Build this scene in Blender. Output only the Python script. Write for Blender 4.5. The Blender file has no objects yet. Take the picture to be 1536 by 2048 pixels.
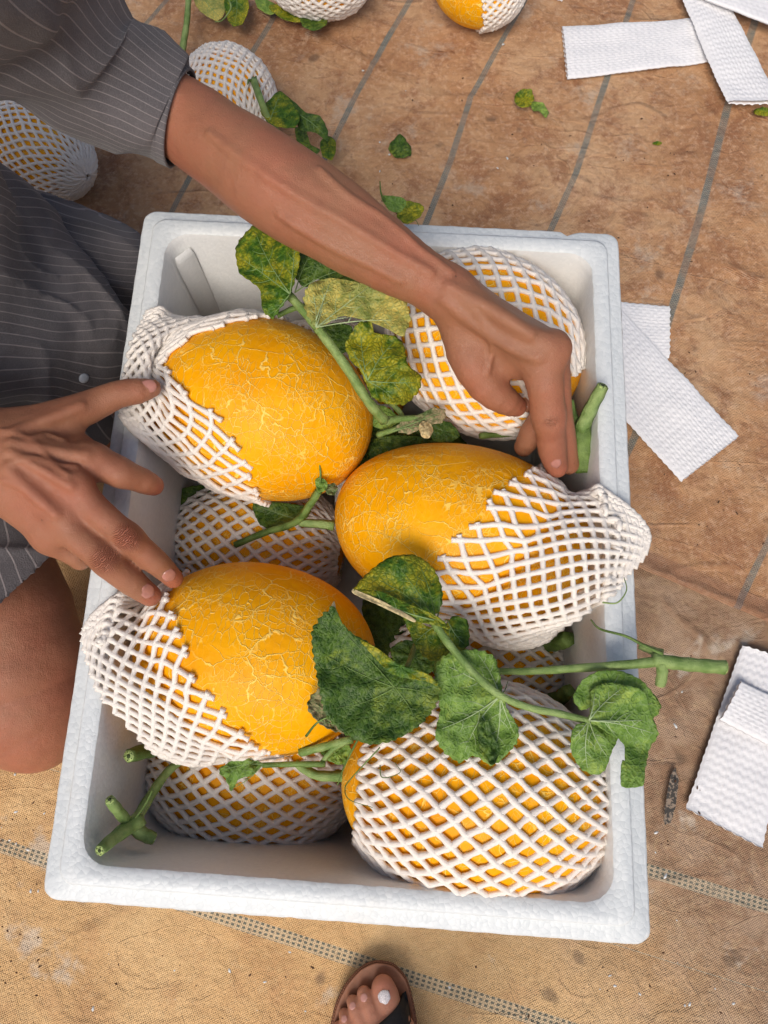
import bpy, math, random
import numpy as np
from mathutils import Vector, Matrix, noise as mnoise
random.seed(7); rng = np.random.default_rng(7)
D = bpy.data; SC = bpy.context.scene; COL = SC.collection
R = math.radians

# ------------------------------------------------------------------ camera, sky, sun, exposure
F = 1480.0
RIM = 0.30
CAM = np.array([0.0348483, -0.1679542, 0.6692912 + RIM])
RW = np.array([[0.99857044, 0.05213565, -0.01178812], [-0.0471297, 0.96282766, 0.26597309], [0.02521661, -0.26503729, 0.96390838]])
cd = D.cameras.new('camera'); cam = D.objects.new('camera', cd); COL.objects.link(cam)
cd.sensor_fit = 'VERTICAL'; cd.sensor_height = 24.0; cd.lens = 24.0 * F / 2048.0
cd.clip_start = 0.02; cd.clip_end = 200
mw = Matrix([list(r) for r in RW.T]).to_4x4(); mw.translation = Vector(CAM); cam.matrix_world = mw
SC.camera = cam
SC.view_settings.view_transform = 'Standard'; SC.view_settings.look = 'None'
SC.view_settings.gamma = 1.0; SC.view_settings.exposure = 0.06
SUN_EL, SUN_AZ = 52.0, 192.0      # azimuth clockwise from +Y
world = D.worlds.new('World'); SC.world = world; world.use_nodes = True
wn = world.node_tree.nodes; wl = world.node_tree.links
sky = wn.new('ShaderNodeTexSky'); sky.sky_type = 'NISHITA'; sky.sun_disc = False
sky.sun_elevation = R(SUN_EL); sky.sun_rotation = R(SUN_AZ); sky.air_density = 1.0; sky.dust_density = 4.0; sky.ozone_density = 0.6
wn['Background'].inputs['Strength'].default_value = 0.105
wl.new(sky.outputs[0], wn['Background'].inputs['Color'])
sd = D.lights.new('sun', 'SUN'); sd.energy = 2.3; sd.angle = R(30); sd.color = (1.0, 0.93, 0.84)
sun = D.objects.new('sun', sd); COL.objects.link(sun)
sv = Vector((math.sin(R(SUN_AZ)) * math.cos(R(SUN_EL)), math.cos(R(SUN_AZ)) * math.cos(R(SUN_EL)), math.sin(R(SUN_EL))))
sun.rotation_euler = sv.to_track_quat('Z', 'Y').to_euler()
SC.cycles.max_bounces = 8; SC.cycles.diffuse_bounces = 5; SC.cycles.glossy_bounces = 2; SC.cycles.transmission_bounces = 3

# ------------------------------------------------------------------ measuring helpers
def at(px, py, z):
    """the point of the place at height z seen at pixel px, py of the 1536x2048 photograph"""
    d = RW.T @ np.array([(px - 768) / F, -(py - 1024) / F, -1.0])
    return CAM + d * ((z - CAM[2]) / d[2])
def depth(p): return -(RW @ (np.asarray(p, float) - CAM))[2]
def rad(px, py, z, rpx): return rpx * depth(at(px, py, z)) / F

# ------------------------------------------------------------------ object helpers
def link(o, parent=None):
    COL.objects.link(o)
    if parent is not None: o.parent = parent
    return o
def tag(o, label=None, cat=None, group=None, kind=None):
    if label: o['label'] = label
    if cat: o['category'] = cat
    if group: o['group'] = group
    if kind: o['kind'] = kind
    return o
def thing(name, label, cat, loc=(0, 0, 0), group=None):
    o = D.objects.new(name, None); o.location = tuple(loc); o.empty_display_size = .02; link(o)
    return tag(o, label, cat, group)
def mesh(name, V, Fc, mat, parent=None, smooth=True, uv=None, loc=None):
    """V in world coordinates; parent or loc gives the origin"""
    V = np.asarray(V, float)
    org = np.array(parent.location) if parent is not None else (np.array(loc) if loc is not None else np.zeros(3))
    if parent is not None and parent.parent is not None: org = org + np.array(parent.parent.location)
    me = D.meshes.new(name)
    V2 = V - org
    if isinstance(Fc, np.ndarray) and Fc.ndim == 2:
        n = Fc.shape[1]
        me.vertices.add(len(V2)); me.vertices.foreach_set('co', V2.astype(np.float32).ravel())
        me.loops.add(Fc.size); me.loops.foreach_set('vertex_index', Fc.astype(np.int32).ravel())
        me.polygons.add(len(Fc)); me.polygons.foreach_set('loop_start', (np.arange(len(Fc)) * n).astype(np.int32))
        me.update(calc_edges=True); me.validate()
    else:
        me.from_pydata([tuple(v) for v in V2], [], [tuple(int(i) for i in f) for f in Fc]); me.update()
    if uv is not None:
        uvl = me.uv_layers.new(name='UVMap'); li = np.zeros(len(me.loops), np.int32); me.loops.foreach_get('vertex_index', li)
        uvl.data.foreach_set('uv', np.asarray(uv, np.float32)[li].ravel())
    if smooth: me.polygons.foreach_set('use_smooth', [True] * len(me.polygons))
    me.materials.append(mat)
    o = D.objects.new(name, me)
    if parent is None and loc is not None: o.location = tuple(loc)
    return link(o, parent)
def cat_rom(P, n):
    P = np.asarray(P, float); Q = np.vstack([2 * P[0] - P[1], P, 2 * P[-1] - P[-2]]); out = []
    for i in range(1, len(Q) - 2):
        for t in np.arange(n) / n:
            out.append(.5 * ((2 * Q[i]) + (-Q[i-1] + Q[i+1]) * t + (2*Q[i-1] - 5*Q[i] + 4*Q[i+1] - Q[i+2]) * t*t + (-Q[i-1] + 3*Q[i] - 3*Q[i+1] + Q[i+2]) * t**3))
    out.append(Q[-2]); return np.array(out)
def tube_data(P, r, sides=8, caps=True, ridge=0.0, flat=None):
    P = np.asarray(P, float); n = len(P); r = np.broadcast_to(r, (n,))
    T = np.gradient(P, axis=0); T /= np.linalg.norm(T, axis=1)[:, None] + 1e-12
    u = np.cross(T[0], [0, 0, 1.0]); u = u if np.linalg.norm(u) > 1e-3 else np.array([1.0, 0, 0])
    U = []
    for t in T:
        u = u - t * (u @ t); u = u / (np.linalg.norm(u) + 1e-12); U.append(u)
    U = np.array(U); W = np.cross(T, U)
    a = np.arange(sides) / sides * 2 * np.pi
    rr = r[:, None] * (1 + ridge * np.cos(5 * a))[None, :]
    fw = 1.0 if flat is None else flat
    V = P[:, None, :] + rr[..., None] * (np.cos(a)[None, :, None] * U[:, None, :] + fw * np.sin(a)[None, :, None] * W[:, None, :])
    V = V.reshape(-1, 3); Fc = []
    for i in range(n - 1):
        b = i * sides
        for j in range(sides):
            k = (j + 1) % sides; Fc.append((b + j, b + k, b + sides + k, b + sides + j))
    if caps:
        Fc.append(tuple(range(sides))[::-1]); Fc.append(tuple(range((n - 1) * sides, n * sides)))
    return V, Fc
class Bag:
    def __init__(s): s.V = []; s.F = []; s.n = 0
    def add(s, V, Fc):
        s.V.append(np.asarray(V)); s.F += [tuple(i + s.n for i in f) for f in Fc]; s.n += len(V)
    def build(s, name, mat, parent=None, smooth=True, loc=None): return mesh(name, np.vstack(s.V), s.F, mat, parent, smooth, loc=loc)

# ------------------------------------------------------------------ material helpers
class NT:
    def __init__(s, name):
        s.m = D.materials.new(name); s.m.use_nodes = True; s.t = s.m.node_tree; s.b = s.t.nodes['Principled BSDF']
    def n(s, kind, **kw):
        o = s.t.nodes.new('ShaderNode' + kind)
        for k, v in kw.items():
            if k == 'inp':
                for a, b in v.items():
                    if isinstance(b, bpy.types.NodeSocket): s.t.links.new(b, o.inputs[a])
                    else: o.inputs[a].default_value = b
            else: setattr(o, k, v)
        return o
    def l(s, a, b): s.t.links.new(a, b)
    def coord(s, k='Object'): return s.n('TexCoord').outputs[k]
    def math(s, op, a, b=0.0, c=0.0, clamp=False):
        o = s.n('Math', operation=op, use_clamp=clamp)
        for i, v in enumerate((a, b, c)):
            if isinstance(v, bpy.types.NodeSocket): s.l(v, o.inputs[i])
            else: o.inputs[i].default_value = v
        return o.outputs[0]
    def noise(s, vec, scale, detail=4, rough=.55, dist=0.0):
        o = s.n('TexNoise', inp={'Scale': scale, 'Detail': detail, 'Roughness': rough, 'Distortion': dist}); s.l(vec, o.inputs['Vector']); return o.outputs['Fac']
    def ncol(s, vec, scale, detail=2):
        o = s.n('TexNoise', inp={'Scale': scale, 'Detail': detail}); s.l(vec, o.inputs['Vector']); return o.outputs['Color']
    def vor(s, vec, scale, feature='F1', rnd=1.0):
        o = s.n('TexVoronoi', feature=feature, inp={'Scale': scale, 'Randomness': rnd}); s.l(vec, o.inputs['Vector']); return o
    def step(s, v, a, b, lo=0.0, hi=1.0):
        o = s.n('MapRange', interpolation_type='SMOOTHSTEP', inp={'From Min': a, 'From Max': b, 'To Min': lo, 'To Max': hi}); s.l(v, o.inputs['Value']); return o.outputs[0]
    def mix(s, f, a, b, mode='MIX'):
        o = s.n('Mix', data_type='RGBA', blend_type=mode)
        for k, v in ((0, f), (6, a), (7, b)):
            if isinstance(v, bpy.types.NodeSocket): s.l(v, o.inputs[k])
            else: o.inputs[k].default_value = (*v, 1.0) if k else v
        return o.outputs[2]
    def ramp(s, f, stops):
        o = s.n('ValToRGB'); e = o.color_ramp.elements
        while len(e) < len(stops): e.new(.5)
        for x, (p, c) in zip(e, stops): x.position = p; x.color = (*c, 1.0)
        s.l(f, o.inputs[0]); return o.outputs[0]
    def vmap(s, vec, scale=(1, 1, 1), rot=(0, 0, 0), loc=(0, 0, 0)):
        o = s.n('Mapping', inp={'Scale': scale, 'Rotation': rot, 'Location': loc}); s.l(vec, o.inputs['Vector']); return o.outputs[0]
    def warp(s, vec, scale, amp, detail=2):
        c = s.ncol(vec, scale, detail)
        a = s.n('VectorMath', operation='SUBTRACT', inp={1: (.5, .5, .5)}); s.l(c, a.inputs[0])
        b = s.n('VectorMath', operation='SCALE', inp={'Scale': amp}); s.l(a.outputs[0], b.inputs[0])
        d = s.n('VectorMath', operation='ADD'); s.l(vec, d.inputs[0]); s.l(b.outputs[0], d.inputs[1]); return d.outputs[0]
    def bump(s, h, dist, strength=1.0, prev=None):
        o = s.n('Bump', inp={'Distance': dist, 'Strength': strength}); s.l(h, o.inputs['Height'])
        if prev is not None: s.l(prev, o.inputs['Normal'])
        return o.outputs[0]
    def out(s, col=None, rough=None, normal=None, spec=None, sss=None, sssr=None, sheen=None):
        b = s.b.inputs
        for k, v in (('Base Color', col), ('Roughness', rough), ('Normal', normal), ('Specular IOR Level', spec), ('Subsurface Weight', sss), ('Sheen Weight', sheen)):
            if v is None: continue
            if isinstance(v, bpy.types.NodeSocket): s.l(v, b[k])
            else: b[k].default_value = (*v, 1.0) if k == 'Base Color' else v
        if sssr: b['Subsurface Radius'].default_value = sssr; b['Subsurface Scale'].default_value = 1.0
        return s.m

def mat_eps(name='white_foam_box', glossy=False):
    N = NT(name); c = N.coord()
    w = N.warp(c, 60, .004)
    v = N.vor(w, 215 if not glossy else 260)
    e = N.vor(w, 215 if not glossy else 260, 'DISTANCE_TO_EDGE')
    cellv = N.n('SeparateColor'); N.l(v.outputs['Color'], cellv.inputs[0])
    big = N.noise(c, 9, 3)
    gap = N.step(e.outputs['Distance'], 0.0, .09)
    h = N.math('ADD', N.math('MULTIPLY', v.outputs['Distance'], -0.9), N.math('MULTIPLY', cellv.outputs[0], .35 if not glossy else .1))
    h = N.math('ADD', h, N.math('MULTIPLY', gap, .08))
    col = N.mix(cellv.outputs[1], (.60, .635, .65), (.665, .695, .705))
    col = N.mix(N.math('MULTIPLY', N.math('SUBTRACT', 1.0, gap), .05), col, (.60, .65, .68))
    dirt = N.step(N.noise(c, 6, 5, .7), .56, .75)
    col = N.mix(N.math('MULTIPLY', dirt, .22), col, (.62, .55, .46))
    if glossy: col = N.mix(.35, col, (.80, .76, .71))  # same foam, coloured lighter and warmer inside to stand in for light there
    return N.out(col, .42 if not glossy else .3, N.bump(h, .0004 if not glossy else .0002), .5, .15, (.01, .01, .01))

def mat_melon():
    N = NT('orange_netted_rind'); tc = N.n('TexCoord'); oi = N.n('ObjectInfo')
    add = N.n('VectorMath', operation='SCALE', inp={0: (3.1, 1.7, 2.3)}); N.l(oi.outputs['Random'], add.inputs['Scale'])
    vv = N.n('VectorMath', operation='ADD'); N.l(tc.outputs['Object'], vv.inputs[0]); N.l(add.outputs[0], vv.inputs[1]); c = vv.outputs[0]
    s1 = N.vmap(N.warp(c, 55, .010, 3), (1.25, .62, .62))
    s2 = N.vmap(N.warp(c, 30, .022, 4), (.7, 1.35, 1.35))
    s3 = N.vmap(N.warp(c, 90, .006, 2), (1.0, .75, .75))
    e1 = N.vor(s1, 128, 'DISTANCE_TO_EDGE').outputs['Distance']
    e2 = N.vor(s2, 34, 'DISTANCE_TO_EDGE').outputs['Distance']
    e3 = N.vor(s3, 190, 'DISTANCE_TO_EDGE').outputs['Distance']
    m1 = N.step(N.noise(c, 24, 3, .6), .38, .56); m2 = N.step(N.noise(c, 16, 2), .40, .54); m3 = N.step(N.noise(c, 22, 3), .50, .62)
    l1 = N.math('MULTIPLY', N.step(e1, .010, .046, 1, 0), N.math('MULTIPLY_ADD', m1, .85, .06))
    l2 = N.math('MULTIPLY', N.step(e2, .004, .022, 1, 0), m2)
    l3 = N.math('MULTIPLY', N.step(e3, .02, .07, 1, 0), N.math('MULTIPLY', m3, .6))
    ln = N.math('MAXIMUM', N.math('MAXIMUM', l1, l2), l3)
    base = N.ramp(N.noise(c, 14, 4, .6), [(.25, (.78, .300, .0003)), (.5, (.86, .372, .0003)), (.75, (.90, .435, .0005))])
    fine = N.noise(c, 320, 2)
    base = N.mix(N.math('MULTIPLY', N.step(fine, .55, .75), .25), base, (.70, .24, .002))
    spk = N.vor(c, 60); sp = N.math('MULTIPLY', N.step(spk.outputs['Distance'], .05, .09, 1, 0), N.step(N.noise(c, 19, 2), .6, .66))
    col = N.mix(N.math('MULTIPLY', ln, .78), base, (.95, .69, .17))
    col = N.mix(N.math('MULTIPLY', sp, .6), col, (.30, .15, .03))
    h = N.math('ADD', ln, N.math('MULTIPLY', N.noise(c, 60, 3), .5))
    n1 = N.bump(h, .0005)
    n2 = N.bump(N.noise(c, 22, 3), .004, 1.0, n1)
    r = N.math('MULTIPLY_ADD', ln, .25, .46)
    return N.out(col, r, n2, .16, .0, (.012, .006, .001))

def mat_net(name='foam_sleeve', transl=.26, tint=(.965, .915, .855)):
    N = NT(name); c = N.coord()
    v = N.vor(c, 900); f = N.noise(c, 700, 2)
    col = N.mix(N.noise(c, 40, 2), tint, tuple(min(1, t * 1.04) for t in tint))
    n1 = N.bump(N.math('ADD', N.math('MULTIPLY', v.outputs['Distance'], .5), f), .0005)
    m = N.out(col, N.step(f, .4, .65, .40, .65), n1, .35)
    tr = N.n('BsdfTranslucent'); N.l(col, tr.inputs['Color'])
    mx = N.n('MixShader', inp={0: transl}); N.l(N.b.outputs[0], mx.inputs[1]); N.l(tr.outputs[0], mx.inputs[2])
    N.l(mx.outputs[0], N.t.nodes['Material Output'].inputs['Surface']); return m

def mat_leaf(name, dark, mid, yel, amount=.3, rough=.5, vein=(.18, .24, .10), back=False):
    N = NT(name); c = N.coord()
    w = N.warp(c, 70, .008, 3)
    e = N.vor(w, 230, 'DISTANCE_TO_EDGE').outputs['Distance']
    e2 = N.vor(w, 420, 'DISTANCE_TO_EDGE').outputs['Distance']
    big = N.noise(c, 28, 4, .6); sm = N.noise(c, 160, 3, .6)
    col = N.mix(N.step(sm, .35, .65), dark, mid)
    yf = N.step(N.math('ADD', N.math('MULTIPLY', big, .7), N.math('MULTIPLY', sm, .3)), .60 - amount * .35, .78 - amount * .35)
    cells = N.step(e, .02, .22)
    yf = N.math('MULTIPLY', yf, N.math('MULTIPLY_ADD', cells, .45, .55))
    col = N.mix(N.math('MULTIPLY', yf, .85), col, yel)
    lv = N.step(e, .0, .06, 1, 0)
    col = N.mix(N.math('MULTIPLY', lv, .45), col, vein)
    h = N.math('ADD', N.math('MULTIPLY', N.step(e, 0, .35), .8 if not back else -.8), N.math('MULTIPLY', N.step(e2, 0, .3), .25))
    n1 = N.bump(h, .0006); n1 = N.bump(N.noise(c, 40, 3), .003, .6, n1)
    m = N.out(col, rough, n1, .4)
    tr = N.n('BsdfTranslucent'); N.l(N.mix(.4, col, yel), tr.inputs['Color']); N.l(n1, tr.inputs['Normal'])
    mx = N.n('MixShader', inp={0: .28}); N.l(N.b.outputs[0], mx.inputs[1]); N.l(tr.outputs[0], mx.inputs[2])
    N.l(mx.outputs[0], N.t.nodes['Material Output'].inputs['Surface']); return m

def mat_stem(name, a, b):
    N = NT(name); c = N.coord()
    col = N.mix(N.step(N.noise(c, 60, 4), .35, .65), a, b)
    hair = N.noise(c, 900, 2)
    col = N.mix(N.math('MULTIPLY', N.step(hair, .6, .75), .35), col, (.42, .5, .25))
    return N.out(col, .5, N.bump(N.math('ADD', hair, N.noise(c, 120, 2)), .0010), .4)

def mat_skin(name, base, red, dark, pts=()):
    N = NT(name); c = N.coord()
    big = N.noise(c, 11, 4, .6); mid = N.noise(c, 42, 4, .6)
    col = N.mix(N.step(big, .30, .80, 0, .6), base, red)
    col = N.mix(N.math('MULTIPLY', N.step(mid, .45, .80), .35), col, dark)
    nm = None; wr = None
    for p, d, rr, rad_ in pts:       # knuckle folds: fine ridges across each joint; reddened skin
        s = N.n('VectorMath', operation='SUBTRACT', inp={1: tuple(p)}); N.l(c, s.inputs[0])
        ln_ = N.n('VectorMath', operation='LENGTH'); N.l(s.outputs[0], ln_.inputs[0])
        mk = N.step(ln_.outputs['Value'], rad_ * .35, rad_, 1, 0)
        col = N.mix(N.math('MULTIPLY', mk, rr), col, red)
        if d is not None:
            dt = N.n('VectorMath', operation='DOT_PRODUCT', inp={1: tuple(d)}); N.l(s.outputs[0], dt.inputs[0])
            sn = N.math('SINE', N.math('ADD', N.math('MULTIPLY', dt.outputs['Value'], 2300.0), N.math('MULTIPLY', N.noise(c, 220, 2), 9.0)))
            k = N.math('MULTIPLY', N.math('POWER', N.math('ABSOLUTE', sn), .5), mk)
            wr = k if wr is None else N.math('ADD', wr, k)
            col = N.mix(N.math('MULTIPLY', N.math('SUBTRACT', mk, k), .7), col, dark)
    fr = N.vor(c, 65); fk = N.math('MULTIPLY', N.step(fr.outputs['Distance'], .04, .10, 1, 0), N.step(N.noise(c, 21, 2), .56, .62))
    col = N.mix(N.math('MULTIPLY', fk, .6), col, (.06, .025, .015))
    v1 = N.vor(N.vmap(c, (1, 1, 1)), 800, 'DISTANCE_TO_EDGE').outputs['Distance']
    h = N.math('ADD', N.math('MULTIPLY', N.step(v1, 0, .25), .35), N.math('MULTIPLY', N.noise(c, 500, 3), .6))
    n1 = N.bump(h, .00045)
    n1 = N.bump(N.noise(N.vmap(c, (1, 1, 1)), 60, 3), .0022, .6, n1)
    if wr is not None: n1 = N.bump(wr, .0020, 1.0, n1)
    return N.out(col, N.math('MULTIPLY_ADD', mid, .25, .33), n1, .4, .18, (.012, .004, .002))

def mat_cloth(name, freq=None, base=(.086, .079, .083), line=(.30, .265, .265)):
    """pinstriped woven cotton: UV x counts the stripes"""
    N = NT(name); c = N.coord(); uv = N.n('UVMap').outputs[0]
    s = N.n('SeparateXYZ'); N.l(uv, s.inputs[0])
    d = N.math('ABSOLUTE', N.math('SUBTRACT', N.math('FRACT', s.outputs[0]), .5))
    st = N.step(d, .035, .070, 1, 0)
    f = N.noise(c, 900, 2); g = N.noise(c, 14, 4)
    col = N.mix(N.step(g, .35, .7), base, tuple(v * 1.35 for v in base))
    col = N.mix(N.math('MULTIPLY', N.step(f, .4, .7), .4), col, tuple(v * 1.9 for v in base))
    col = N.mix(N.math('MULTIPLY', st, N.math('MULTIPLY_ADD', N.noise(c, 160, 3), .5, .45)), col, line)
    h = N.math('ADD', f, N.math('MULTIPLY', st, .5))
    n1 = N.bump(h, .0006); n1 = N.bump(N.noise(N.warp(c, 8, .05), 26, 3), .006, .5, n1)
    return N.out(col, .85, n1, .2, sheen=.15)

def simple(name, col, rough=.5, spec=.5, var=.12, scale=60, bump=.0004, sss=0.0):
    N = NT(name); c = N.coord(); f = N.noise(c, scale, 4)
    cc = N.mix(N.step(f, .3, .7), tuple(v * (1 - var) for v in col), tuple(min(1, v * (1 + var)) for v in col))
    return N.out(cc, rough, N.bump(f, bump), spec, sss, (.005, .003, .002))

M = {}
M['eps'] = mat_eps(); M['eps_in'] = mat_eps('smooth_foam_wall', True)
M['melon'] = mat_melon()
M['net'] = mat_net(); M['net_white'] = mat_net('flat_foam_sleeve', .05, (.78, .78, .80))
M['leaf_dark'] = mat_leaf('dark_melon_leaf', (.035, .092, .010), (.10, .19, .022), (.30, .36, .04), .22)
M['leaf_mottled'] = mat_leaf('mottled_melon_leaf', (.035, .110, .006), (.10, .22, .014), (.50, .43, .02), .50, vein=(.04, .09, .012))
M['leaf_fresh'] = mat_leaf('fresh_leaf_underside', (.13, .25, .035), (.22, .37, .065), (.40, .52, .09), .30, .55, vein=(.30, .42, .20), back=True)
M['leaf_pale'] = mat_leaf('yellowing_leaf', (.22, .28, .06), (.36, .38, .10), (.70, .58, .14), .6, .55, vein=(.34, .42, .18), back=True)
M['leaf_dry'] = mat_leaf('shrivelled_leaf', (.07, .12, .03), (.20, .24, .09), (.55, .40, .25), .6, .7)
M['leaf_edge'] = simple('dry_leaf_edge', (.52, .42, .22), .7, .2, .3, 300)
M['stem'] = mat_stem('green_stem', (.13, .22, .05), (.26, .36, .12))
M['stem_dark'] = mat_stem('deep_green_stem', (.07, .13, .02), (.16, .25, .06))
M['vein'] = simple('leaf_vein', (.20, .30, .11), .5, .3)
M['vein_pale'] = simple('pale_leaf_vein', (.36, .46, .24), .5, .3)
M['cut'] = simple('cut_stem_end', (.32, .42, .14), .6, .4, .5, 500)
M['cut_core'] = simple('stem_hollow_shade', (.03, .05, .01), .8)  # dark colour painted for the shade inside the cut stems

# ------------------------------------------------------------------ ground and the two tarps
def fbm(x, y, s, o=3, z=0.0):
    v = 0; a = 1
    for _ in range(o):
        v += a * mnoise.noise(Vector((x * s, y * s, z))); s *= 2.1; a *= .5
    return v
def mat_ground():
    N = NT('bare_earth'); c = N.coord()
    col = N.ramp(N.noise(c, 3, 6), [(.3, (.16, .10, .06)), (.7, (.30, .21, .13))])
    return N.out(col, .95, N.bump(N.noise(c, 30, 5), .02), .2)
g = 60.0; n = 24; xs = np.linspace(-g, g, n)
V = [(x, y, -.02) for y in xs for x in xs]
Fg = [(j*n+i, j*n+i+1, (j+1)*n+i+1, (j+1)*n+i) for j in range(n-1) for i in range(n-1)]
tag(mesh('ground', V, Fg, mat_ground()), kind='structure')

def mat_tarp(name, lower=False):
    N = NT(name); c = N.coord(); uv = N.n('UVMap').outputs[0]
    s = N.n('SeparateXYZ'); N.l(uv, s.inputs[0])
    u = s.outputs[0]; vv = s.outputs[1]
    big = N.noise(N.warp(c, 2.5, .15), 5, 6, .62); mid = N.noise(N.warp(c, 14, .03), 22, 6, .7); fine = N.noise(c, 130, 5, .7)
    if not lower:
        col = N.ramp(big, [(.28, (.33, .150, .070)), (.45, (.47, .245, .115)), (.58, (.57, .340, .180)), (.74, (.63, .42, .26))])
        col = N.mix(N.math('MULTIPLY', N.step(mid, .47, .64), .70), col, (.28, .115, .052))
        col = N.mix(N.math('MULTIPLY', N.step(N.noise(N.warp(c, 5, .08), 9, 6, .75), .55, .68), .6), col, (.54, .45, .36))
        col = N.mix(N.math('MULTIPLY', N.step(fine, .46, .70), .60), col, (.68, .45, .29))
        col = N.mix(N.math('MULTIPLY', N.step(N.noise(N.warp(c, 30, .02), 60, 5, .75), .54, .70), .55), col, (.24, .10, .05))
    else:
        col = N.ramp(big, [(.28, (.50, .275, .115)), (.45, (.63, .385, .17)), (.6, (.72, .475, .23)), (.76, (.77, .54, .30))])
        col = N.mix(N.math('MULTIPLY', N.step(mid, .46, .70), .45), col, (.47, .24, .11))
        sx = N.n('SeparateXYZ'); N.l(c, sx.inputs[0])
        # a browner corner of the sheet to the right of the box
        px_ = N.math('ADD', N.math('MULTIPLY', sx.outputs[0], 1.0), N.math('MULTIPLY', sx.outputs[1], .9))
        st = N.step(N.math('ADD', px_, N.math('MULTIPLY', big, .30)), -.12, .30)
        st = N.math('MULTIPLY', st, N.step(sx.outputs[0], .05, .2))
        col = N.mix(N.math('MULTIPLY', st, .85), col, N.mix(N.step(mid, .42, .6), (.20, .105, .075), (.34, .23, .17)))
        pale = N.step(N.noise(N.warp(c, 6, .06), 7, 5, .7), .60, .68)
        col = N.mix(N.math('MULTIPLY', pale, .6), col, (.62, .56, .48))
        col = N.mix(N.math('MULTIPLY', N.step(fine, .48, .75), .35), col, (.72, .53, .30))
    dk = N.vor(N.warp(c, 10, .05), 11); 
    col = N.mix(N.math('MULTIPLY', N.step(dk.outputs['Distance'], .05, .12, 1, 0), .6), col, (.09, .055, .04))
    # woven tape threads, real world pitch
    pit = 1 / .0015 if lower else 1 / .0016
    rm = N.vmap(c, (1, 1, 1), (0, 0, R(17) if lower else R(-20)))
    sp = N.n('SeparateXYZ'); N.l(rm, sp.inputs[0])
    wa = N.math('SINE', N.math('MULTIPLY', sp.outputs[0], pit * math.pi * 1.0)); wb = N.math('SINE', N.math('MULTIPLY', sp.outputs[1], pit * math.pi * 1.0))
    wv = N.math('MULTIPLY', wa, wb)
    col = N.mix(N.math('MULTIPLY', N.step(wv, -.1, .9), .30 if lower else .16), col, (.86, .66, .40) if lower else (.56, .40, .27))
    col = N.mix(N.math('MULTIPLY', N.step(wv, -.9, -.2, 1, 0), .22 if lower else .15), col, (.24, .12, .05) if lower else (.14, .07, .04))
    # coloured stripe woven in
    d = N.math('ABSOLUTE', N.math('SUBTRACT', N.math('FRACT', N.math('ADD', u, .5)), .5))
    d = N.math('ADD', d, N.math('MULTIPLY', N.math('SUBTRACT', N.noise(c, 20, 3), .5), .008))
    if lower:
        band = N.step(d, .030, .034, 1, 0)
        ca = N.math('SINE', N.math('MULTIPLY', u, 2 * math.pi / .020)); cb = N.math('SINE', N.math('MULTIPLY', vv, 2 * math.pi / .0068))
        dots = N.math('MULTIPLY', N.step(ca, -.35, .1), N.step(cb, -.35, .1))
        col = N.mix(N.math('MULTIPLY', band, .55), col, (.58, .50, .36))
        col = N.mix(N.math('MULTIPLY', N.math('MULTIPLY', band, dots), N.step(mid, .3, .5, .55, .9)), col, (.10, .12, .10))
    else:
        band = N.step(d, .020, .030, 1, 0)
        ca = N.math('SINE', N.math('MULTIPLY', u, 2 * math.pi / .022)); cb = N.math('SINE', N.math('MULTIPLY', vv, 2 * math.pi / .0042))
        chk = N.step(N.math('MULTIPLY', ca, cb), -.2, .3)
        sc = N.mix(chk, (.10, .135, .135), (.25, .25, .21))
        col = N.mix(N.math('MULTIPLY', band, N.step(mid, .36, .62, .92, .55)), col, sc)
        rim_ = N.math('MULTIPLY', N.step(s.outputs[1], .026, .034, 1, 0), .5)
        col = N.mix(rim_, col, (.25, .12, .08))
    def ridge(sc, w, off): return N.step(N.math('ABSOLUTE', N.math('SUBTRACT', N.noise(N.vmap(c, (1, 1.6, 1), (0, 0, off), (off, off, 0)), sc, 2, .5, .4), .5)), 0, w, 1, 0)
    crh = N.math('MULTIPLY', ridge(3.2, .022, .4), N.step(N.noise(c, 4, 2), .45, .62)); crh = N.math('ADD', crh, N.math('MULTIPLY', N.math('MULTIPLY', ridge(7, .026, 1.7), .5), N.step(N.noise(c, 5.5, 2), .5, .62)))
    crh = N.math('ADD', crh, N.math('MULTIPLY', ridge(5, .012, 2.6), .3))
    col = N.mix(N.math('MULTIPLY', crh, .13), col, (.24, .12, .065))
    n1 = N.bump(wv, .0006, .8)
    n1 = N.bump(N.math('ADD', N.math('MULTIPLY', crh, .15), N.math('MULTIPLY', N.noise(N.warp(c, 7, .04), 20, 6, .65), 1.0)), .014, .8, n1)
    return N.out(col, .68, n1, .32)

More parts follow.
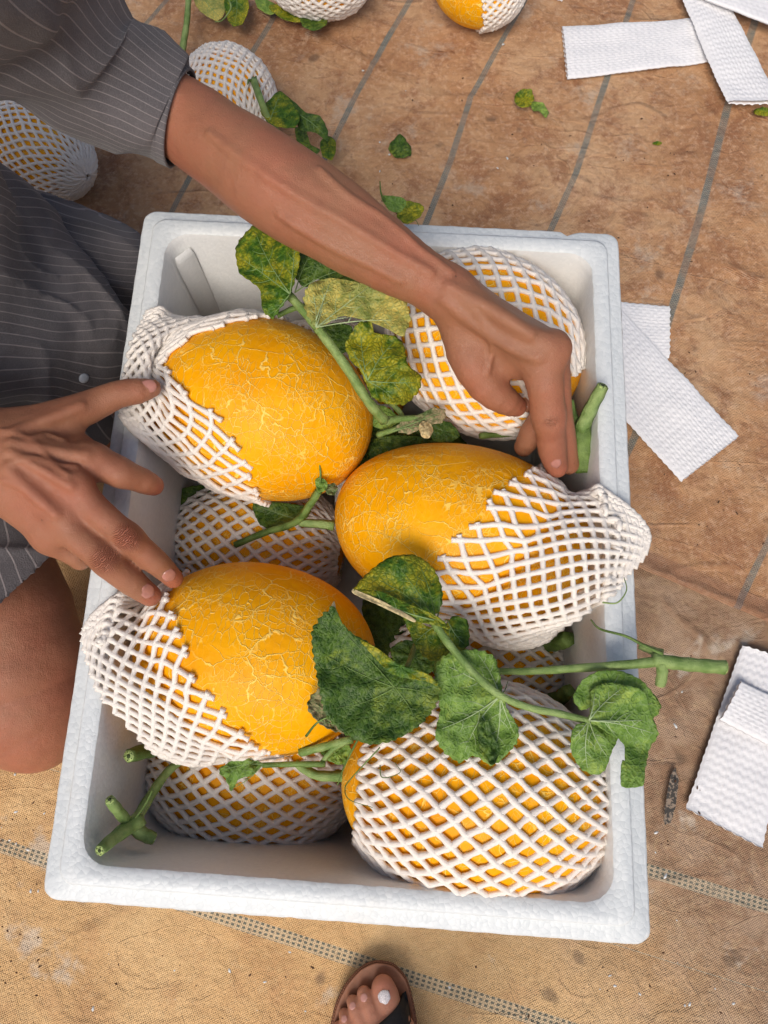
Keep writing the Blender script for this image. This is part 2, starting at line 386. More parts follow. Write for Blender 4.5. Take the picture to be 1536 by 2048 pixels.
EDGE_A, EDGE_B = at(1270, 1137, 0.0), at(1536, 1250, 0.0)
esl = (EDGE_B[1] - EDGE_A[1]) / (EDGE_B[0] - EDGE_A[0])
def edge_y(x): return EDGE_A[1] + esl * (x - EDGE_A[0])
stripes = [[(285, 60), (335, 0)], [(360, 400), (385, 350), (500, 120), (560, 20)], [(670, 280), (720, 180), (770, 90), (812, 18)],
           [(860, 430), (900, 330), (940, 200), (1000, 90), (1040, 20)], [(1105, 450), (1150, 350), (1212, 160), (1265, 0)],
           [(1205, 1000), (1270, 870), (1338, 630), (1400, 420), (1450, 220), (1500, 60)], [(1465, 1230), (1536, 1080), (1600, 900)]]
SP = [np.array([at(a, b, .005)[:2] for a, b in s]) for s in stripes]
SP[0] = np.vstack([SP[1][:2] - [.175, 0], SP[0]])
def stripe_x(k, y):
    if k < 0: return stripe_x(0, y) + k * .165
    if k >= len(SP): return stripe_x(len(SP) - 1, y) + (k - len(SP) + 1) * .165
    P = SP[k]
    if y <= P[0, 1]: d = P[1] - P[0]; return P[0, 0] + (y - P[0, 1]) * d[0] / d[1]
    if y >= P[-1, 1]: d = P[-1] - P[-2]; return P[-1, 0] + (y - P[-1, 1]) * d[0] / d[1]
    return float(np.interp(y, P[:, 1], P[:, 0]))
creases = [[(500, 20), (600, 60), (770, 150), (860, 200), (1010, 207)], [(1392, 190), (1385, 300), (1350, 400), (1310, 520), (1275, 610)],
           [(745, 60), (690, 170), (640, 230)], [(860, 0), (800, 110), (768, 160)], [(230, 290), (245, 350), (270, 440)],
           [(1450, 540), (1536, 570)], [(1090, 300), (1075, 370), (1060, 430)], [(600, 300), (640, 380), (700, 440)], [(1260, 60), (1230, 100), (1190, 300)]]
CR = [np.array([at(a, b, .005)[:2] for a, b in s]) for s in creases]
CRB = [(*(P.min(0) - .02), *(P.max(0) + .02)) for P in CR]
def crease_h(x, y):
    h = 0
    for P, (bx0, by0, bx1, by1) in zip(CR, CRB):
        if not (bx0 < x < bx1 and by0 < y < by1): continue
        for a, b in zip(P[:-1], P[1:]):
            ab = b - a; t = np.clip(((np.array([x, y]) - a) @ ab) / (ab @ ab), 0, 1); q = a + ab * t
            d = math.hypot(x - q[0], y - q[1])
            if d < .02: h = max(h, .0045 * math.exp(-(d / .0035) ** 2) + .001 * math.exp(-(d / .012) ** 2))
    return h
V = []; UV = []; cols = []
for k in range(-6, 12):
    sub = 26 if 0 <= k <= 6 else 8
    for i in range(sub): cols.append(k + i / sub)
svals = np.concatenate([np.linspace(0, .02, 7), np.linspace(.03, 1.6, 190), np.linspace(1.75, 3.4, 14)])
for s_ in svals:
    for cu in cols:
        k = math.floor(cu); t = cu - k
        y = 0
        for _ in range(4):
            x = stripe_x(k, y) * (1 - t) + stripe_x(k + 1, y) * t; y = edge_y(x) + s_
        z = .0045 + .0045 * fbm(x, y, 4, 3) + (crease_h(x, y) if abs(x) < 1.2 and y < 1.5 else 0) + .0035 * math.exp(-((s_ - .006) / .006) ** 2)
        z += .010 * max(0, 1 - abs(fbm(x * 1.0 + 5, y * .7, 3.0, 2)) * 9) ** 2 * .3 if abs(x) < 1.3 and y < 1.6 else 0
        V.append((x, y, max(z, .002) + .006)); UV.append((cu, s_))
nc = len(cols)
Fq = np.array([(j*nc+i, j*nc+i+1, (j+1)*nc+i+1, (j+1)*nc+i) for j in range(len(svals)-1) for i in range(nc-1)])
tarp_hi = mesh('tarp', V, Fq, mat_tarp('brown_woven_tarp'), uv=np.array(UV))
tag(tarp_hi, 'brown stained woven tarp with grey-blue stripes, upper sheet behind the foam box', 'tarp')

TA, TB = at(0, 1690, 0), at(1050, 2028, 0); tdir = (TB - TA)[:2]; tdir /= np.linalg.norm(tdir); tnor = np.array([-tdir[1], tdir[0]])
T2 = at(1420, 1778, 0)[:2]
gap = (T2 - TA[:2]) @ tnor
V = []; UV = []; na, nb = 220, 150
ua = np.concatenate([np.linspace(-2.6, -.7, 16), np.linspace(-.65, 1.1, na), np.linspace(1.2, 2.8, 14)]); vb = np.concatenate([np.linspace(-2.2, -.8, 12), np.linspace(-.75, 1.15, nb), np.linspace(1.3, 1.7, 4)])
for b in vb:
    for a in ua:
        p = TA[:2] + tdir * a + tnor * b
        ed = max(0.0, min(1.0, (p[1] - edge_y(p[0]) + .05) / .05))
        z = .0012 + .0035 * abs(fbm(p[0], p[1], 5, 3, 3.3)) * (1 - ed) + .0015 * (1 - ed) * fbm(p[0], p[1], 25, 2)
        V.append((p[0], p[1], max(z, .001))); UV.append((b / .24 if -.1 < b < gap * .5 else -.4167 + (b + .1) * .03 if b < 0 else (b - gap) / .24 if b < gap + .1 else .4167 + (b - gap - .1) * .03, a))
nc = len(ua)
Fq = np.array([(j*nc+i, j*nc+i+1, (j+1)*nc+i+1, (j+1)*nc+i) for j in range(len(vb)-1) for i in range(nc-1)])
tarp_lo = mesh('tarp', V, Fq, mat_tarp('straw_coloured_woven_tarp', True), uv=np.array(UV))
tag(tarp_lo, 'straw coloured coarse woven tarp with dotted stripe, under the near end of the foam box', 'tarp')

def patch(name, pts, col, z=.012):
    o_ = closed_cr0(pts); V = [at(*q, z) for q in o_]; c_ = np.mean(V, 0); V = [c_] + V; n_ = len(o_)
    return mesh(name, V, [(0, 1 + (i + 1) % n_, 1 + i) for i in range(n_)], col, tarp_lo)
def closed_cr0(P):
    P = np.array(P, float); Q = np.vstack([P, P[:2]]); out = []
    for a, b in zip(Q[:-2], Q[1:-1]):
        for t in np.linspace(0, 1, 7)[:-1]:
            q = a * (1 - t) + b * t; out.append(q + 2.0 * np.array([mnoise.noise(Vector((*q * .3, 0))), mnoise.noise(Vector((*q * .3, 9)))]))
    return out
NP = NT('tar_stain'); _c = NP.coord(); NP.out(NP.mix(NP.step(NP.noise(_c, 300, 3), .48, .56), (.045, .040, .035), (.26, .20, .15)), .8)
patch('dark_stain', [(1350, 1535), (1358, 1560), (1352, 1610), (1342, 1645), (1330, 1650), (1327, 1640), (1333, 1590), (1342, 1550)], NP.m)
# ------------------------------------------------------------------ foam box
CN = [at(80, 1800, RIM)[:2], at(1305, 1894, RIM)[:2], at(1238, 466, RIM)[:2], at(288, 419, RIM)[:2]]  # BL BR TR TL, counter-clockwise
def rr_loop(inset, r, z, jit=0.0, seg=6, side=70, seed=0):
    C = np.array(CN); n = 4; L = []
    # inward offset of the four edges
    P = []
    for i in range(4):
        a, b, c = C[i-1], C[i], C[(i+1) % 4]
        d1 = (b - a) / np.linalg.norm(b - a); d2 = (c - b) / np.linalg.norm(c - b)
        n1 = np.array([-d1[1], d1[0]]); n2 = np.array([-d2[1], d2[0]])
        A = np.array([n1, n2]); P.append(b + np.linalg.solve(A, [inset, inset]))
    P = np.array(P); out = []
    for i in range(4):
        a, b, c = P[i-1], P[i], P[(i+1) % 4]
        d1 = (b - a) / np.linalg.norm(b - a); d2 = (c - b) / np.linalg.norm(c - b)
        n1 = np.array([-d1[1], d1[0]]); n2 = np.array([-d2[1], d2[0]])
        o = b + np.linalg.solve(np.array([n1, n2]), [r, r])
        a1 = math.atan2(-n1[1], -n1[0]); a2 = math.atan2(-n2[1], -n2[0])
        if a2 < a1: a2 += 2 * math.pi
        arc = [o + r * np.array([math.cos(a1 + (a2 - a1) * t / seg), math.sin(a1 + (a2 - a1) * t / seg)]) for t in range(seg + 1)]
        out += arc
        nd = (c - b) / np.linalg.norm(c - b); e = P[(i+1) % 4]; f_ = P[(i+2) % 4]
        d3 = (f_ - e) / np.linalg.norm(f_ - e); n3 = np.array([-d3[1], d3[0]])
        o2 = e + np.linalg.solve(np.array([n2, n3]), [r, r]); s0 = arc[-1]; s1 = o2 - n2 * r
        out += [s0 + (s1 - s0) * t / (side + 1) for t in range(1, side + 1)]
    out = np.array(out)
    if jit:
        nz = np.array([[mnoise.noise(Vector((p[0]*150, p[1]*150, seed))), mnoise.noise(Vector((p[0]*150, p[1]*150, seed + 9)))] for p in out]); out = out + nz * jit
    return np.column_stack([out, np.full(len(out), z)])
def loft(loops):
    V = np.vstack(loops); m = len(loops[0]); Fc = []
    for i in range(len(loops) - 1):
        for j in range(m):
            k = (j + 1) % m; Fc.append((i*m+j, i*m+k, (i+1)*m+k, (i+1)*m+j))
    return V, Fc
box = thing('foam_box', 'large open white polystyrene foam box full of orange melons', 'box', (0, 0, 0.012))
WT = .031
Ls = [rr_loop(.03, .02, .012), rr_loop(.012, .022, .06), rr_loop(.004, .016, RIM - .03, .0006), rr_loop(0, .014, RIM - .004, .0010, seed=1),
      rr_loop(.0008, .013, RIM - .0014, .0008, seed=2), rr_loop(.0026, .012, RIM - .0003, .0006, seed=3), rr_loop(.0125, .014, RIM, .0003, seed=4),
      rr_loop(.0138, .014, RIM + .0006, .0004, seed=5), rr_loop(.0143, .014, RIM + .0050, .0004, seed=6), rr_loop(.0160, .0135, RIM + .006, .0004, seed=7), rr_loop(WT - .004, .022, RIM + .006, .0006, seed=8),
      rr_loop(WT - .001, .024, RIM + .004, .0008, seed=9)]
# a chipped notch on the far rim
for L in Ls[3:6]:
    q = at(1138, 464, RIM)[:2]
    d = np.linalg.norm(L[:, :2] - q, axis=1); L[:, 1] -= .006 * np.exp(-(d / .005) ** 2)
V, Fc = loft(Ls); mesh('outer_shell', V, Fc, M['eps'], box)
Li = [rr_loop(WT - .001, .024, RIM + .004, .0008, seed=9), rr_loop(WT + .001, .026, RIM - .002), rr_loop(WT + .006, .03, .14), rr_loop(WT + .010, .032, .05), rr_loop(WT + .014, .032, .038), rr_loop(WT + .024, .03, .034)]
V, Fc = loft(Li); m_ = len(Li[0]); Fc.append(tuple(range(len(V) - m_, len(V)))); mesh('inner_wall', V, Fc, M['eps_in'], box)
for i in (3,):     # a raised rib in the inner corners
    Lt = rr_loop(WT + .004, .03, RIM - .035, side=1); 
    c = Lt[i * 8 + 3]; nxt = np.array([np.mean([p[0] for p in CN]), np.mean([p[1] for p in CN])]) - c[:2]
    nd = np.array([-1, 1]) if i == 1 else np.array([-1, -1]) if i == 2 else np.array([1, -1]) if i == 3 else np.array([1, 1]); nd = nd / math.sqrt(2)
    td = np.array([-nd[1], nd[0]]); Vr = []
    for z_, off, w, th in ((RIM - .010, -.001, .010, .0001), (RIM - .022, .000, .012, .0009), (.20, .003, .012, .0010), (.045, .006, .012, .0010)):
        b = c[:2] + nd * off
        for s_, t_ in ((-1, 0), (-.85, 1), (.85, 1), (1, 0)): Vr.append((*(b + td * w * s_ + nd * th * t_), z_))
    Fr = [(a*4+j, a*4+j+1, a*4+j+5, a*4+j+4) for a in range(3) for j in range(3)] + [(0, 3, 2, 1)]
    mesh('corner_rib', Vr, Fr, M['eps_in'], box)
Q = np.array(rr_loop(WT, .02, RIM, side=1))[:, :2]
def inside_open(p, m=.0):
    """how far a point lies inside the box opening (negative outside)"""
    C = np.array(CN); d = 9
    for i in range(4):
        a, b = C[i], C[(i+1) % 4]; e = (b - a) / np.linalg.norm(b - a); nn = np.array([-e[1], e[0]])
        d = min(d, (np.asarray(p[:2]) - a) @ nn - WT - m)
    return d

# ------------------------------------------------------------------ melons
class Mel: pass
def melon(label, cx, cy, zc, a_px, b_px, tilt, pitch=0.0, group='netted orange melons', c_f=1.0):
    m = Mel(); C = at(cx, cy, zc); d = depth(C)
    a, b = a_px * d / F, b_px * d / F
    p0 = at(cx, cy, zc); p1 = at(cx + 50 * math.cos(R(tilt)), cy + 50 * math.sin(R(tilt)), zc)
    az = math.atan2(p1[1] - p0[1], p1[0] - p0[0])
    X = np.array([math.cos(az) * math.cos(pitch), math.sin(az) * math.cos(pitch), math.sin(pitch)])
    Y = np.cross([0, 0, 1.0], X); Y /= np.linalg.norm(Y); Z = np.cross(X, Y)
    m.C = C; m.R = np.column_stack([X, Y, Z]); m.abc = np.array([a, b, b * c_f]); m.d = d
    nu, nv = 72, 48; V = []; sd_ = random.random() * 50
    for j in range(nv + 1):
        th = math.pi * j / nv
        for i in range(nu):
            ph = 2 * math.pi * i / nu
            u = np.array([math.cos(th), math.sin(th) * math.cos(ph), math.sin(th) * math.sin(ph)])
            k = 1 + .010 * mnoise.noise(Vector(u * 1.6) + Vector((sd_, 0, 0))) - .012 * (abs(u[0]) ** 8)
            V.append(u * m.abc * k * np.array([1, 1 + .03 * u[0], 1 + .03 * u[0]]))
    Fc = np.array([(j*nu+i, (j+1)*nu+i, (j+1)*nu+(i+1) % nu, j*nu+(i+1) % nu) for j in range(nv) for i in range(nu)])
    o = mesh('melon', V, Fc, M['melon'])
    o.matrix_world = Matrix([[*m.R[r], C[r]] for r in range(3)] + [[0, 0, 0, 1]])
    tag(o, label, 'melon', group); m.o = o; return m

def net(label, m, axis, N, th_rows=(170, 80), ratio=1.38, tail=None, edge=None, off=.0022, sr=.0029, crumple=0.0, stub=.45, seed=0, mat='net', lift=.02, group='white foam net sleeves'):
    """a foam net sleeve: a lattice of nodes round the axis (melon space), strands run between them.
    rows go from the open edge angle th_rows[1] towards th_rows[0]; tail = profile (axial, radial) beyond."""
    ax = np.array(axis, float); ax /= np.linalg.norm(ax)
    e1 = np.cross([0, 0, 1.0], ax); e1 /= np.linalg.norm(e1); e2 = np.cross(ax, e1)
    rm = m.abc[1]; dphi = math.pi / N; ds = dphi * ratio
    prof = []; th = R(th_rows[1]); end = R(th_rows[0]); sgn = 1 if end > th else -1
    while (end - th) * sgn > 0:
        prof.append(('s', th)); th += sgn * max(math.sqrt(max(ds * ds - (math.sin(th) * dphi) ** 2, 0)), ds * .35)
    t_last = (math.cos(th), math.sin(th))
    if tail:
        pts = [np.array(t_last)] + [np.array(p, float) for p in tail]; acc = 0.0
        for a, b in zip(pts[:-1], pts[1:]):
            L = np.linalg.norm(b - a)
            while acc <= L:
                q = a + (b - a) * acc / L; prof.append(('t', q)); acc += .62 * max(math.sqrt(max(ds * ds - (q[1] * dphi) ** 2, 0)), ds * .3)
            acc -= L
    rows = len(prof); P = np.zeros((rows, N, 3))
    rs = np.random.default_rng(seed + 11); s0 = rs.random() * 40
    for i, (kind, q) in enumerate(prof):
        for k in range(N):
            ph = (k + (.5 if i % 2 else 0)) * 2 * math.pi / N
            if kind == 's':
                t = q
                if edge: t = q * (edge(ph) / R(th_rows[1])) if sgn < 0 else q
                u = math.cos(t) * ax + math.sin(t) * (math.cos(ph) * e1 + math.sin(ph) * e2)
                w = m.C + m.R @ (u * m.abc)
                nn = m.R @ (u / m.abc); nn /= np.linalg.norm(nn); w = w + nn * off
                cr = crumple * .25
            else:
                u = q[0] * ax + q[1] * (math.cos(ph) * e1 + math.sin(ph) * e2)
                w = m.C + m.R @ (u * m.abc); cr = crumple
            v = Vector(w * 38) + Vector((s0, 0, 0))
            w = w + cr * np.array([mnoise.noise(v), mnoise.noise(v + Vector((7, 0, 0))), mnoise.noise(v + Vector((0, 9, 0)))])
            w = w + np.array([rs.normal(), rs.normal(), rs.normal()]) * .0005
            P[i, k] = w
    # drape: keep out of the box walls, the melon and the floor, relax the loose rows
    nt = sum(1 for q in prof if q[0] == 's')
    cen_mel = m.R.T
    def clamp(w, tail_row):
        l = cen_mel @ (w - m.C) / m.abc; r = np.linalg.norm(l); lo_ = 1.05 if tail_row else 1.01
        if r < lo_: w = m.C + m.R @ (l / max(r, 1e-6) * (lo_ + .005) * m.abc)
        if abs(w[0]) < .33 and abs(w[1]) < .4 and tail_row:
            di = inside_open(w)
            if -.07 < di < .006:
                if w[2] < RIM + .009: w = np.array([w[0], w[1], RIM + .009]) if w[2] > RIM - .06 or di < -.004 else w
        elif not tail_row or abs(w[0]) >= .33: w[2] = max(w[2], .014)
        return w
    if tail:
        for i in range(nt, rows):
            f_ = (i - nt + 1) / (rows - nt); P[i, :, 2] += lift * min(1, f_ * 1.6)
        for it in range(10):
            Q0 = P.copy()
            for i in range(nt, rows):
                sh = 0 if i % 2 == 0 else 1      # neighbours in the rows before and after
                up = P[i-1] if i % 2 == 0 else np.roll(P[i-1], -1, 0); um = np.roll(P[i-1], 1, 0) if i % 2 == 0 else P[i-1]
                if i < rows - 1:
                    dp = P[i+1] if i % 2 == 0 else np.roll(P[i+1], -1, 0); dm = np.roll(P[i+1], 1, 0) if i % 2 == 0 else P[i+1]
                    Q0[i] = .45 * P[i] + .55 * (up + um + dp + dm) / 4
                else: Q0[i] = .8 * P[i] + .2 * (np.roll(P[i], 1, 0) + np.roll(P[i], -1, 0)) / 2
            P = Q0
            for i in range(nt, rows):
                for k in range(N): P[i, k] = clamp(P[i, k], True)
    for i in range(nt):
        for k in range(N): P[i, k] = clamp(P[i, k], False)
    bag = Bag()
    for fam in (0, 1):
        for k0 in range(N):
            k = k0; path = []
            for i in range(rows):
                path.append(P[i, k])
                if fam == 0: k = k if i % 2 == 0 else (k + 1) % N
                else: k = (k - 1) % N if i % 2 == 0 else k
            path = np.array(path)
            st = path[0] + (path[0] - path[1]) * stub * (.6 + .6 * rs.random())
            path = np.vstack([st, path])
            cen = m.C; outw = path - cen; outw /= np.linalg.norm(outw, axis=1)[:, None]
            path = path + outw * (.0003 if fam else 0)
            Q_ = cat_rom(path, 4); r = sr * (1.0 + .13 * np.cos(np.arange(len(Q_)) / 4 * 2 * np.pi)) * (1 + .08 * rs.normal(size=len(Q_)))
            r[0] = sr * 1.1
            V, Fc = tube_data(Q_, r, 6, True); bag.add(V, Fc)
    o = bag.build('foam_net', M[mat], loc=tuple(m.C)); tag(o, label, 'foam net', group); return o

ell_thr = 0
M1 = melon('half bare orange melon beside the thumb, its net pulled to the left side', 522, 818, .258, 230, 178, 16)
M2 = melon('half bare orange melon at the right whose net edge the index finger grips', 922, 1068, .240, 262, 178, 14)
M3 = melon('half bare orange melon at lower left under two fingertips', 512, 1313, .245, 245, 188, 10)
M4 = melon('netted melon under the hand and wrist in the far corner of the box', 968, 690, .245, 204, 168, 36)
M5 = melon('netted melon in the near right corner of the box, its left tip bare', 951, 1578, .240, 272, 209, 6)
M6 = melon('netted melon low in the near left corner of the box, in shade', 502, 1540, .125, 212, 156, 8)
M7 = melon('netted melon in the lower layer by the right wall, seen beneath the leaves', 945, 1335, .115, 195, 140, 4)
M8 = melon('netted melon in the dark lower layer between the two bare melons on the left', 512, 1090, .115, 178, 136, 6)

M9 = melon('added netted melon buried at the bottom of the box under the leafy vine', 665, 770, .11, 150, 122, 20)  # added to block light low in the box and darken the gaps
M10 = melon('added netted melon buried at the bottom of the box under the large dark leaf', 800, 1010, .11, 150, 122, 80)  # another melon added to keep light out of the middle gap
def pinch(ph):       # the thumb has drawn the edge of the sleeve back at the top of the melon
    d = (ph - PINCH + math.pi) % (2 * math.pi) - math.pi
    return R(96 - 48 * math.exp(-(d / .55) ** 2))
PINCH = math.pi / 2 * 3
ax1 = np.array([-.985, -.12, -.05]); _e1 = np.cross([0, 0, 1.0], ax1 / np.linalg.norm(ax1)); _e1 /= np.linalg.norm(_e1); _e2 = np.cross(ax1 / np.linalg.norm(ax1), _e1)
PINCH = math.atan2(_e2[2], _e1[2]) if abs(_e2[2]) > .1 else PINCH
PINCH += .05
net('white foam net bunched on the left end of the melon beside the thumb', M1, ax1, 30, (58, 92), 1.35, [(.68, .86), (.86, .80), (.98, .70), (1.02, .62)], pinch, crumple=.012, sr=.0026, lift=.008, seed=1)
net('white foam net gripped by the index finger, its loose end lying over the right rim', M2, (.93, -.364, .05), 30, (60, 81), 1.38, [(.66, .94), (.88, .90), (1.05, .78), (1.13, .66), (1.12, .56)], crumple=.020, sr=.0027, lift=.012, seed=2)
net('white foam net held by two fingertips, bunched over the left rim', M3, (-.818, -.547, -.18), 30, (58, 77), 1.38, [(.68, .89), (.86, .85), (.99, .76), (1.06, .66)], crumple=.019, sr=.0027, lift=.010, seed=3)
net('foam net on the melon beneath the hand', M4, (1, 0, 0), 28, (158, 30), 1.35, None, seed=4)
net('foam net stretched over the near right melon in wide diamonds', M5, (1, 0, 0), 32, (146, 28), 1.40, None, seed=5, stub=.5)
net('foam net on the shaded melon low in the near left corner', M6, (1, 0, 0), 30, (160, 25), 1.40, None, seed=6)
net('foam net on the lower melon by the right wall', M7, (1, 0, 0), 30, (160, 25), 1.40, None, seed=7)
net('foam net on the dark lower melon between the bare melons', M8, (1, 0, 0), 30, (160, 25), 1.40, None, seed=8)
net('foam net on the added melon buried under the leafy vine', M9, (1, 0, 0), 26, (158, 30), 1.4, None, seed=21)
net('foam net on the added melon buried in the middle gap', M10, (1, 0, 0), 26, (158, 30), 1.4, None, seed=22)
O1 = melon('netted melon lying on the tarp beyond the box, partly behind the forearm', 458, 200, .085, 98, 90, 60)
O2 = melon('netted melon on the tarp at the left edge beneath the shirt sleeve', 75, 300, .075, 120, 86, 28)
O3 = melon('netted melon at the top edge with green leaves under it', 640, -52, .08, 105, 74, 0)
O4 = melon('melon at the top edge with bare orange end and net on its right', 957, -30, .08, 92, 74, 10)
net('foam net on the melon behind the forearm', O1, (1, 0, 0), 30, (165, 20), 1.4, None, seed=9)
net('foam net on the melon at the left edge, drawn to a blunt end', O2, (1, 0, 0), 30, (165, 7), 1.4, None, seed=10, sr=.0024)
net('foam net on the melon at the top edge above the leaves', O3, (1, 0, 0), 30, (165, 20), 1.4, None, seed=12)
net('foam net half covering the melon at the top edge', O4, (.9, .45, .1), 30, (20, 98), 1.4, None, seed=13)

# ------------------------------------------------------------------ flat empty sleeves on the tarp
def flat_sleeve(label, pts, zb, th=.009, rows=None, seed=0, mat='net_white'):
    """pts: four pixels, two short ends: a0,a1 (one end), b0,b1 (other end)"""
    a0, a1, b0, b1 = [at(*p, zb) for p in pts]
    L = np.linalg.norm((b0 + b1) / 2 - (a0 + a1) / 2); W = np.linalg.norm(a1 - a0)
    nl, nw = int(L / .0017), int(W / .0017); bag = Bag(); V = []; rs = np.random.default_rng(seed)
    pit = .0098; cp = .0052
    for side in (1, -1):
        for i in range(nl + 1):
            for j in range(nw + 1):
                s, t = i / nl, j / nw
                p = (a0 * (1 - s) + b0 * s) * (1 - t) + (a1 * (1 - s) + b1 * s) * t
                X = s * L; Y = t * W
                edge = math.sqrt(max(0.0, 1 - abs(2 * t - 1) ** 6))
                tw = math.sin(math.pi * X / cp + (math.pi * .5 if int(Y / (pit / 2)) % 2 else 0)); rw = abs(math.sin(math.pi * Y / (pit / 2)))
                hh = (.58 + .28 * rw + .14 * tw * rw) * edge
                jag = (.0007 * math.sin(Y / .0049 * math.pi)) if i in (0, nl) else 0
                d = (b0 - a0) / L; e = (a1 - a0) / W
                wob = .0005 * math.sin(X / cp * math.pi) * (1 if j in (0, nw) else 0)
                z = zb + .003 * fbm(X * 8 + seed, Y * 8, 2, 2) + .005 * (abs(2 * s - 1) ** 4) * ((seed * 37) % 5) / 5 + side * th * .5 * hh + th * .55
                V.append((p[0] + d[0] * jag + e[0] * wob, p[1] + d[1] * jag + e[1] * wob, z))
    n_ = (nl + 1) * (nw + 1); Fc = []
    for sdx in (0, 1):
        for i in range(nl):
            for j in range(nw):
                q = [sdx*n_ + i*(nw+1)+j, sdx*n_ + (i+1)*(nw+1)+j, sdx*n_ + (i+1)*(nw+1)+j+1, sdx*n_ + i*(nw+1)+j+1]
                Fc.append(q if sdx == 0 else q[::-1])
    ring = [i*(nw+1) for i in range(nl+1)] + [nl*(nw+1)+j for j in range(1, nw+1)] + [i*(nw+1)+nw for i in range(nl-1, -1, -1)] + [j for j in range(nw-1, 0, -1)]
    for a, b in zip(ring, ring[1:] + ring[:1]): Fc.append((a, b, b + n_, a + n_))
    o = mesh('flat_foam_sleeve', V, np.array(Fc), M[mat], loc=tuple(a0)); return tag(o, label, 'foam sleeve', 'flat unused foam sleeves')
flat_sleeve('flat white foam sleeve lying level at the top right, its left end free', [(1122, 60), (1133, 165), (1420, 40), (1430, 128)], .012, seed=1)
flat_sleeve('flat white foam sleeve slanting down to a free end at the top right', [(1350, -25), (1420, -55), (1450, 214), (1560, 214)], .024, seed=2)
flat_sleeve('flat white foam sleeve cut off by the top right corner', [(1388, -30), (1395, 4), (1600, 0), (1585, 75)], .034, seed=3)
flat_sleeve('short end of a white foam sleeve beside the right wall of the box, lower one', [(1335, 618), (1334, 722), (1180, 600), (1180, 712)], .012, seed=4)
flat_sleeve('flat white foam sleeve slanting down from the box edge, with a square end', [(1475, 875), (1360, 965), (1230, 610), (1120, 700)], .022, seed=5)
flat_sleeve('wide white foam sleeve at the right edge, the lower of the crossed pair', [(1480, 1292), (1600, 1330), (1368, 1615), (1520, 1695)], .008, seed=6)
flat_sleeve('white foam sleeve folded across the other one at the right edge', [(1475, 1362), (1432, 1440), (1650, 1440), (1620, 1535)], .018, seed=7)
flat_sleeve('tip of a white foam sleeve at the very top edge', [(1100, -20), (1128, -20), (1105, 0), (1124, 6)], .012, seed=8)
